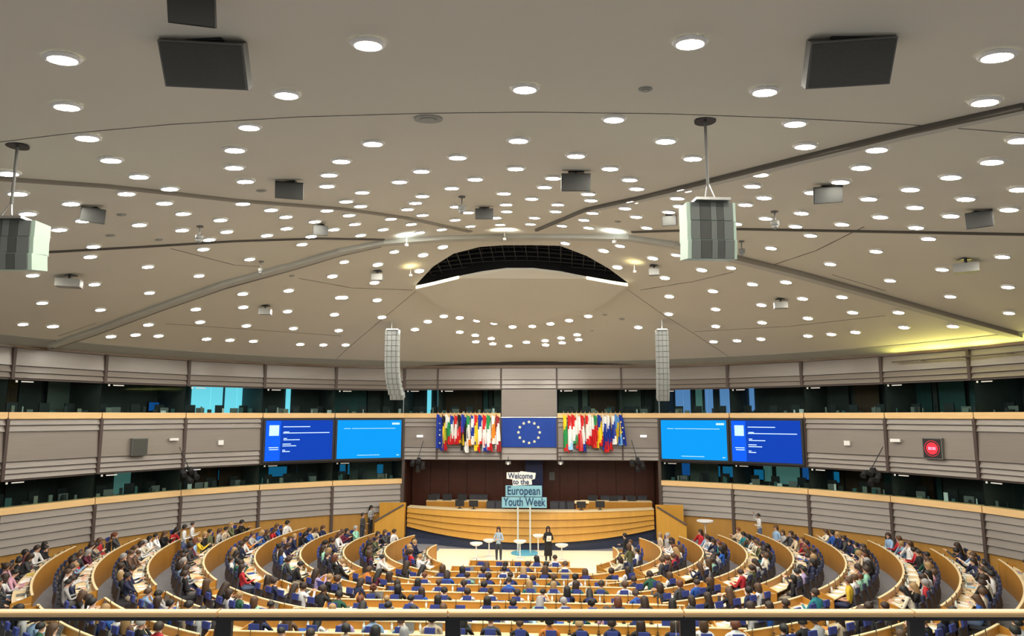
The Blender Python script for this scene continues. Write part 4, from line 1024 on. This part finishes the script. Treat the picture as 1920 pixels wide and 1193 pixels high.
TOPS = [('white', (.80, .80, .80)), ('black', (.012, .012, .014)), ('navy', (.015, .022, .07)), ('dark grey', (.06, .06, .065)), ('light grey', (.42, .42, .42)), ('beige', (.60, .48, .34)), ('pale blue', (.30, .45, .66)),
        ('red', (.50, .02, .03)), ('bottle green', (.02, .10, .06)), ('mint green', (.30, .60, .45)), ('brown', (.15, .08, .05)), ('pink', (.70, .38, .50)), ('bright blue', (.02, .10, .42)), ('yellow', (.75, .50, .03)), ('burgundy', (.13, .015, .04)), ('lilac', (.45, .36, .62)), ('cream', (.78, .72, .58)), ('olive', (.12, .13, .06)), ('teal', (.02, .22, .26)), ('orange', (.60, .20, .03))]
TW = [20, 24, 16, 12, 8, 6, 8, 5, 3, 2, 4, 3, 3, 1.5, 4, 2, 7, 4, 2, 1.5]
HC = [('black', (.010, .008, .007)), ('dark brown', (.035, .018, .010)), ('brown', (.09, .045, .02)), ('blond', (.38, .24, .10)), ('grey', (.35, .34, .33)), ('red-brown', (.14, .04, .015))]
HW = [30, 32, 20, 9, 5, 4]
HT = ['short', 'crop', 'long', 'bob', 'bun', 'pony']; HTW = [30, 14, 32, 12, 5, 7]
HN = dict(short='short', crop='cropped', long='long', bob='bobbed', bun='bunned', pony='ponytailed')
prs = random.Random(21)
def add_person(pose, loc, rz, top, hc, ht, label, group=None, scale=1.0):
    me, hm = pose
    o = bpy.data.objects.new('person', me); COL.objects.link(o); o.location = loc; o.rotation_euler = (0, 0, rz); o.color = (*top[1], 1); o.scale = scale if isinstance(scale, tuple) else (scale,)*3
    h = bpy.data.objects.new('hair', HAIR[ht]); COL.objects.link(h); h.parent = o; h.matrix_local = hm; h.color = (*hc[1], 1)
    tag(o, label, 'person', group); return o
# ------------------------------------------------------------------ chairs
mb = MB(); mb.box((0, .02, .44), (.48, .46, .09)); mb.box((0, .02, .385), (.42, .40, .03)); seat_me = mb.mesh('seat', 'chairdark')
mb = MB(); rm = Matrix.Rotation(R(-7), 3, 'X'); mb.box((0, -.225, .70), (.42, .06, .46), mtx=rm); back_me = mb.mesh('backrest', 'chairdark')
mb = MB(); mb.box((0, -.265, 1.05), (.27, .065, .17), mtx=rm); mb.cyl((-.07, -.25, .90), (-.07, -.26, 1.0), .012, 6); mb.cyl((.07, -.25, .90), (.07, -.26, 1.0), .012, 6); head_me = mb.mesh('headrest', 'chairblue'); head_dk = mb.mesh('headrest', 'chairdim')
mb = MB(); mb.cyl((0, 0, .03), (0, 0, .39), .035, 8); mb.cyl((0, 0, 0), (0, 0, .04), .22, 12, r2=.16); ped_me = mb.mesh('pedestal', 'steel')
allch = MB()
def chair(loc, rz, label, group, hd=None):
    o = empty('chair', loc, rz)
    inst(seat_me, 'seat', o); inst(back_me, 'backrest', o); inst(hd or head_me, 'headrest', o); inst(ped_me, 'pedestal', o)
    tag(o, label, 'chair', group); return o
# ------------------------------------------------------------------ desk rows
def desk(path, fz, label, group, closed_ends=True):
    """path: front line of the desk, list of (pos2, inward normal2)"""
    o = empty('desk', (path[len(path)//2][0].x, path[len(path)//2][0].y, fz)); O = o.location
    def pt(q, off, z): v = q[0]-q[1]*off; return (v.x-O.x, v.y-O.y, z)
    mb = MB(); mb.sweep([[pt(q, 0, -.3), pt(q, .0, .96), pt(q, .035, .96), pt(q, .035, -.3)] for q in path]); mb.build('front_panel', 'honey', o)
    mb = MB(); mb.sweep([[pt(q, -.015, .96), pt(q, -.015, .985), pt(q, .055, .985), pt(q, .055, .96)] for q in path]); mb.build('rim', 'desktop', o)
    mb = MB(); mb.sweep([[pt(q, .035, .72), pt(q, .035, .75), pt(q, .50, .74), pt(q, .50, .71)] for q in path]); mb.build('desktop', 'desktop', o)
    for q, q2 in ((path[0], path[1]), (path[-1], path[-2])):
        d = (q2[0]-q[0]).normalized()*.04; A = q[0]; B = q[0]-q[1]*.55
        P = []
        for z in (-.3, 0):
            for v in (A, A+d, B+d, B): P.append((v.x-O.x, v.y-O.y, z if z < 0 else (.96 if v in (A,) else .96)))
        P2 = []
        for i, (v, zz) in enumerate(((A, .97), (A+d, .97), (B+d, .80), (B, .80))): P2.append((v.x-O.x, v.y-O.y, zz))
        mb = MB(); mb.hexa(P[:4]+P2); mb.build('end_panel', 'honey', o)
    tag(o, label, 'desk', group); return o
def arc_path(r, a0, a1, c=CC):
    n = max(3, int(abs(a1-a0)*r/.45)); out = []
    for k in range(n+1):
        a = a0+(a1-a0)*k/n; d = Vector((math.cos(a), math.sin(a))); out.append((c+d*r, -d))
    return out
def line_path(x0, x1, y):
    n = max(2, int((x1-x0)/1.0)); return [(Vector((x0+(x1-x0)*k/n, y)), Vector((0, 1))) for k in range(n+1)]
def along(path, pitch):
    L_ = [0]
    for a, b in zip(path, path[1:]): L_.append(L_[-1]+(b[0]-a[0]).length)
    n = max(1, int((L_[-1]-.15)/pitch)); st = (L_[-1]-(n-1)*pitch)/2; out = []
    for k in range(n):
        s = st+k*pitch; i = 0
        while i < len(L_)-2 and L_[i+1] < s: i += 1
        t = (s-L_[i])/max(1e-6, L_[i+1]-L_[i]); p = path[i][0].lerp(path[i+1][0], t); nn = path[i][1].lerp(path[i+1][1], t).normalized(); out.append((p, nn))
    return out
seats = []
RADII = [4.4, 6.3, 8.1, 9.9, 11.7, 13.6, 15.5, 17.2, 18.9]
AISLE = R(42)
rows = []
for side, bn in ((-1, 'left wing'), (1, 'right wing')):
    for k, r in enumerate(RADII):
        # side wing from the aisle to the wall
        a0 = PI+AISLE+R(0) if side < 0 else -AISLE     # angle at the aisle
        # sweep until the seats would meet the wall or the stage stairs
        a = a0; step = R(.5)
        while True:
            a2 = a-step if side < 0 else a+step
            p = CC+Vector((math.cos(a2), math.sin(a2)))*(r+1.25)
            q = CC+Vector((math.cos(a2), math.sin(a2)))*r
            if (p-WC).length > WR-.5 or q.y > (34.6 if k == 0 else 36.2): break
            a = a2
        pa = arc_path(r, a0, a)
        if len(pa) > 2: rows.append((bn, k, pa))
    for k, r in enumerate(RADII):
        a0 = PI+AISLE+R(3.5+8/r*1.2) if side < 0 else -(AISLE+R(3.5+8/r*1.2))
        a1 = R(180+65) if side < 0 else -R(65)
        if abs(a1-a0)*r < .9 or r < 5.5: continue
        rows.append(('left corner' if side < 0 else 'right corner', k, arc_path(r, a0, a1)))
for k in range(10):
    y = 31.1-1.42*k; rr = (33.4-y); hw = .40*rr+1.25
    rows.append(('central', k, line_path(-hw, hw, y)))
for bn, k, pa in rows:
    mid = pa[len(pa)//2][0]; mz = floor_z(mid.x, mid.y)
    rown = '%s row of the %s block' % (ORD[k], bn)
    desk(pa, mz, 'curved honey wood desk, %s' % rown if bn != 'central' else 'straight pale topped desk, %s' % rown, 'desks of the %s block' % bn)
    for j, (p, nn) in enumerate(along(pa, .78 if bn == 'central' else .68)):
        seats.append((bn, k, j, p, nn, mz))
# choose the 300 seats that show largest (nearest the camera)
def persp(s):
    p = s[3]-s[4]*.85; d = Vector((p.x, p.y, s[5]+.8))-CAM
    c, sn = math.cos(-YAW), math.sin(-YAW); x = c*d.x-sn*d.y; y = sn*d.x+c*d.y
    zc = y*math.cos(PITCH)+d.z*math.sin(PITCH); up = -y*math.sin(PITCH)+d.z*math.cos(PITCH)
    return 960+F_PX*x/zc, 596-F_PX*up/zc, zc
vis = []
for s in seats:
    x, y, zc = persp(s)
    if zc > 2 and -30 < x < 1950 and y < 1225: vis.append((zc, x, y, s))
vis.sort(key=lambda t: t[0])
print('SEATS', len(seats), 'visible', len(vis))
used_labels = {}
stuff_people = []; np_ = 0; nc_ = 0
def area(x, y): return x, y
fixed = [(445, 1195, 'x')]
mb_far = MB()
FARM = ['skin2', 'trouser2', 'shoe']
M['skin2'] = mat('skin_plain', (.62, .38, .27), .7); M['trouser2'] = mat('trousers_plain', (.03, .035, .05), .8)
for nm_, c_ in TOPS: M['top_'+nm_] = mat('far_top_'+nm_.replace(' ', '_'), c_, .8, noise=(9, .2)); FARM.append('top_'+nm_)
for nm_, c_ in HC: M['hair_'+nm_] = mat('far_hair_'+nm_.replace(' ', '_'), c_, .55); FARM.append('hair_'+nm_)
farbm = MB()
def far_person(pose, loc, rz, top, hc, ht, sc):
    me, hm = pose; mt = Matrix.Translation(loc) @ Matrix.Rotation(rz, 4, 'Z') @ Matrix.Diagonal((sc[0], sc[1], sc[2], 1))
    mp = {0: 0, 1: FARM.index('top_'+top[0]), 2: 1, 3: 2}
    i = len(farbm.v); farbm.v += [tuple(mt @ v.co) for v in me.vertices]
    for p in me.polygons: farbm.f.append(tuple(i+q for q in p.vertices)); farbm.m.append(mp[p.material_index])
    mt = mt @ hm; h = HAIR[ht]; i = len(farbm.v); farbm.v += [tuple(mt @ v.co) for v in h.vertices]
    for p in h.polygons: farbm.f.append(tuple(i+q for q in p.vertices)); farbm.m.append(FARM.index('hair_'+hc[0]))
paper_me = MB(); paper_me.box((0, 0, .003), (.21, .297, .004)); paper_me = paper_me.mesh('paper', 'paper')
mb = MB(); mb.box((0, 0, .01), (.33, .23, .018)); lapb = mb.mesh('keyboard', 'greybox')
mb = MB(); mb.box((0, .14, .11), (.33, .012, .22), mtx=Matrix.Rotation(R(-15), 3, 'X')); laps = mb.mesh('lid', 'greybox')
mb = MB(); mb.cyl((0, 0, 0), (0, 0, .17), .032, 10); mb.cyl((0, 0, .17), (0, 0, .21), .032, 10, r2=.013); botm = mb.mesh('water_bottle', 'acrylic', True)
mb = MB(); mb.cyl((0, 0, .21), (0, 0, .23), .014, 8); capm = mb.mesh('cap', 'signblue')
mb = MB(); mb.box((0, 0, .012), (.24, .32, .02)); M['folder'] = objcol('folder_card'); foldm = mb.mesh('folder', 'folder')
mb = MB(); mb.box((0, 0, .10), (.05, .09, .012)); mb.cyl((0, 0, 0), (0, .03, .24), .006, 6); mb.cyl((0, .03, .24), (0, .035, .30), .012, 6); mb.box((0, 0, .01), (.10, .10, .02)); micm = mb.mesh('desk_microphone', 'dark')
npap = nmic = 0
EMPTY = {}
force = {}
vis = [(a, b, c, (d_[0], d_[1], d_[2], d_[3].freeze() if hasattr(d_[3], 'freeze') else d_[3], d_[4].freeze(), d_[5])) for a, b, c, d_ in [(a, b, c, (q[0], q[1], q[2], q[3].copy(), q[4].copy(), q[5])) for a, b, c, q in vis]]
for tx_, ty_, nm_ in ((1385, 1088, 'red'), (465, 1168, 'mint green'), (432, 1055, 'pale blue'), (452, 1058, 'pale blue'), (128, 1060, 'red'), (100, 1085, 'white'), (115, 1090, 'white'), (270, 1025, 'cream'), (285, 1022, 'white'), (1690, 1105, 'cream'), (1722, 1095, 'white'),
    (1830, 1118, 'bright blue'), (590, 1055, 'navy'), (610, 1065, 'black'), (1268, 1050, 'burgundy'), (1328, 1030, 'pale blue'), (765, 1108, 'lilac'), (885, 1112, 'mint green'), (797, 1130, 'bright blue'), (1575, 1102, 'yellow'), (180, 1030, 'red'), (1245, 1075, 'dark grey'),
    (1466, 1008, 'pale blue'), (1650, 1022, 'pale blue'), (330, 1138, 'bright blue'), (524, 1075, 'mint green'), (1345, 1070, 'mint green'), (1835, 1050, 'white'), (1898, 1050, 'white'), (1110, 1080, 'burgundy'), (655, 1090, 'orange'), (740, 1160, 'white'), (620, 1180, 'mint green')):
    q = min((v for v in vis if v[3] not in force), key=lambda v: (v[1]-tx_)**2+(v[2]-ty_)**2); force[q[3]] = nm_
for zc, x, y, s in vis:
    bn, k, j, p, nn, mz = s
    rz = math.atan2(nn.y, nn.x)-PI/2
    sp_ = p-nn*.84; loc = (sp_.x, sp_.y, mz)
    rown = '%s row of %s block' % (ORD[k], bn)
    occ = prs.random() < (.88 if bn == 'central' else .95) or s in force
    if nc_ < 300:
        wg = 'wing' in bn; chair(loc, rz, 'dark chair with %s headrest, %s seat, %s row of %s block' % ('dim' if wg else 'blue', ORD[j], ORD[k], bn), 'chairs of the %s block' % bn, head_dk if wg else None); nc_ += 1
    else:
        mt = Matrix.Translation(loc) @ Matrix.Rotation(rz, 4, 'Z')
        for c, d_, mi in (((0, .02, .44), (.48, .46, .09), 0), ((0, -.225, .70), (.42, .06, .46), 0), ((0, -.265, 1.05), (.27, .065, .17), 1), ((0, 0, .2), (.07, .07, .4), 0)):
            mb_far.box(mt @ Vector(c), d_, mi, rz)
    if occ:
        top = prs.choices(TOPS, TW)[0]; hc = prs.choices(HC, HW)[0]; ht = prs.choices(HT, HTW)[0]; po = prs.choice(POSES)
        if s in force: top = [t for t in TOPS if t[0] == force[s]][0]
        sc_ = prs.uniform(.99, 1.10); sc_ = (sc_*prs.uniform(1.04, 1.16), sc_*1.05, sc_)
        lb = '%s haired person in %s top, %s seat, %s row, %s block' % (HN[ht]+' '+hc[0].replace('red-brown', 'auburn'), top[0], ORD[j], ORD[k], bn)
        L3 = (loc[0]+prs.uniform(-.05, .05), loc[1]+prs.uniform(-.05, .05), mz); r3 = rz+prs.uniform(-.25, .25)
        if np_ < 290: add_person(po, L3, r3, top, hc, ht, lb, 'seated audience of the %s block' % bn, sc_)
        else: far_person(po, L3, r3, top, hc, ht, sc_)
        np_ += 1
    # things on the desk
    base = p-nn*.27; tz = mz+.747; tx = Vector((nn.y, -nn.x))
    rr = prs.random()
    if rr < .62 and npap < 290:
        for q in range(1 if prs.random() < .6 else 2):
            if npap >= 290: break
            v = base+tx*prs.uniform(-.25, .25)-nn*prs.uniform(-.04, .06)
            o = inst(paper_me, 'paper_sheet', None, (v.x, v.y, tz+.004*q), (0, 0, rz+prs.uniform(-.5, .5))); tag(o, 'white paper sheet%s at %s seat, %s row, %s block' % (', topmost of two,' if q else '', ORD[j], ORD[k], bn), 'paper', 'papers on the desks'); npap += 1
    elif rr < .76:
        o = empty('laptop', (base.x, base.y, tz), rz); inst(lapb, 'keyboard', o); inst(laps, 'lid', o); tag(o, 'open grey laptop at %s seat, %s row, %s block' % (ORD[j], ORD[k], bn), 'laptop', 'laptops on the desks')
    elif rr < .9:
        v = base+tx*.2; cc_ = prs.choice([('yellow', (.8, .6, .08)), ('blue', (.03, .1, .4)), ('orange', (.75, .3, .05)), ('pale blue', (.4, .6, .8))])
        o = inst(foldm, 'folder', None, (v.x, v.y, tz), (0, 0, rz+prs.uniform(-.3, .3)), cc_[1]); tag(o, '%s card folder at %s seat, %s row, %s block' % (cc_[0], ORD[j], ORD[k], bn), 'folder', 'folders on the desks')
    if prs.random() < .28:
        v = base+tx*.34+nn*.1; o = empty('water_bottle', (v.x, v.y, tz)); inst(botm, 'bottle', o); inst(capm, 'cap', o); tag(o, 'clear water bottle at %s seat, %s row, %s block' % (ORD[j], ORD[k], bn), 'bottle', 'water bottles on the desks')
    if prs.random() < .8 and nmic < 290:
        v = base-tx*.3+nn*.17; o = inst(micm, 'desk_microphone', None, (v.x, v.y, tz), (0, 0, rz)); tag(o, 'black gooseneck microphone at %s seat, %s row, %s block' % (ORD[j], ORD[k], bn), 'microphone', 'desk microphones'); nmic += 1
if mb_far.v:
    o = mb_far.build('far_chairs', ['chairdark', 'chairblue']); tag(o, 'farthest dark chairs with blue headrests in the rows close to the stage', 'chairs', kind='stuff')
if farbm.v:
    o = farbm.build('far_audience', FARM, None, True); tag(o, 'farthest seated people in the small rows beside and before the stage', 'people', kind='stuff')
print('PEOPLE', np_, 'CHAIRS', nc_)
# standing people
ST_SIDE = person_mesh('person', .02, ('side', 'hold'), True); ST_HOLD = person_mesh('person', .02, ('hold', 'hold'), True, nod=.15, slim=.9); ST_UP = person_mesh('person', .05, ('hold', 'up'), True)
def C(n): return [t for t in TOPS if t[0] == n][0]
def Hc(n): return [t for t in HC if t[0] == n][0]
def face(p, tx=0, ty=36): return math.atan2(ty-p[1], tx-p[0])-PI/2
w1 = (aty(935, 1058, 35.1).x, 35.1, .04)
p_ = add_person(ST_HOLD, w1, PI-.1, ('pale blue', (.45, .60, .75)), Hc('dark brown'), 'long', 'presenter standing on stage in a pale blue shirt, grey trousers and long dark hair', scale=1.02); p_['category'] = 'person'
w2 = (aty(1028, 1058, 35.3).x, 35.3, .04)
p2 = add_person(ST_HOLD, w2, PI+.15, C('black'), Hc('black'), 'long', 'person standing on stage in a long black dress holding pale papers', scale=1.03)
p_['label'] = 'person standing on stage in a pale blue shirt and grey trousers, long dark hair'
mb = MB(); secs = []
for z, rx, ry in ((.35, .20, .17), (.7, .185, .15), (1.0, .17, .13), (1.2, .15, .12), (1.36, .17, .12), (1.40, .12, .08)):
    secs.append([(rx*math.cos(a*PI/8), ry*math.sin(a*PI/8), z) for a in range(16)])
mb.sweep(secs); M['dress'] = mat('black_dress', (.012, .012, .016), .8); dr = mb.build('dress', 'dress', p2, True)
mb = MB(); mb.box((0, .30, 1.17), (.22, .02, .30), mtx=Matrix.Rotation(R(-30), 3, 'X')); o = mb.build('script_cards', 'paper'); o.location = w2; o.rotation_euler = (0, 0, PI+.15); o.scale = (1.03,)*3; tag(o, 'pale papers held by the person in the black dress', 'papers')
for (px, py, hz, pose, top, hc, ht, lb, yw) in (
        (346, 984, 2.1, ST_SIDE, 'white', 'black', 'short', 'person in a white shirt standing by the wall, nearer the square speaker side', 0),
        (361, 979, 2.1, ST_SIDE, 'white', 'dark brown', 'crop', 'person in a white shirt standing second beside another white shirt at the wall', 0),
        (680, 958, 2.15, ST_SIDE, 'dark grey', 'dark brown', 'short', 'person in dark grey standing near the podium stairs, outer one of two', 0),
        (695, 956, 2.15, ST_HOLD, 'light grey', 'black', 'long', 'person in light grey standing near the podium stairs beside a dark dressed one', 0),
        (1423, 963, 2.15, ST_UP, 'white', 'black', 'crop', 'person in white shirt and dark trousers standing at the wall with raised arm', 0),
        (1172, 1000, 1.78, ST_SIDE, 'black', 'black', 'short', 'person in black standing between stage and first desks, beside the presenter tables', 0),
        (1180, 1020, 1.8, ST_HOLD, 'olive', 'brown', 'bob', 'person in olive standing by the aisle near the stage edge', 0)):
    h = hz
    for _ in range(4):
        p = atz(px, py, h); h = floor_z(p.x, p.y)+1.70
    p = atz(px, py, h)
    add_person(pose, (p.x, p.y, floor_z(p.x, p.y)), face(p), C(top), Hc(hc), ht, lb)
# ------------------------------------------------------------------ balcony rail in front of the camera
fw = Vector((-math.sin(YAW), math.cos(YAW), 0)); rt = Vector((math.cos(YAW), math.sin(YAW), 0))
D = 3.6; d = ray(960, 1145); zr = CAM.z+d.z*D/math.hypot(d.x, d.y); O = Vector((CAM.x, CAM.y, 0))+fw*D
jx = [-400, 52, 455, 850, 1255, 1650, 2060]; gal = empty('balcony_rail', (O.x, O.y, 5.6), YAW)
def X(px): return (px-960)/F_PX*D*1.035
for a, b in zip(jx, jx[1:]):
    xa, xb = X(a)+.004, X(b)-.004
    mb = MB(); secs = []
    for xx in (xa, xb): secs.append([(xx, -.022+.0, zr-5.6-.026), (xx, -.03, zr-5.6-.012), (xx, -.03, zr-5.6-.004), (xx, -.024, zr-5.6+.002), (xx, .018, zr-5.6+.002), (xx, .024, zr-5.6-.004), (xx, .018, zr-5.6-.026)])
    mb.sweep(secs); mb.build('handrail', 'ledge', gal)
    mb = MB(); mb.box(((xa+xb)/2, .015, (zr-5.6-.05)/2), (xb-xa-.06, .012, zr-5.6-.05)); mb.build('glass_panel', 'railglass', gal)
mb = MB(); mb.box((X(830), .01, zr-5.6-.036), (X(2060)-X(-400), .04, .02)); mb.build('dark_strip', 'dark', gal)  # dark strip along the underside of the handrail
for a in jx: mb = MB(); mb.box((X(a+8), .015, (zr-5.6-.03)/2), (.075, .03, zr-5.6-.03)); mb.build('post', 'dark', gal)
tag(gal, 'wooden balcony handrail with black posts and glass panels along the lower frame', 'railing')
mb = MB(); mb.box((O.x-fw.x*3, O.y-fw.y*3, 5.5), (16, 6.3, .2), rz=YAW); structure(mb.build('balcony_floor', 'carpet'))
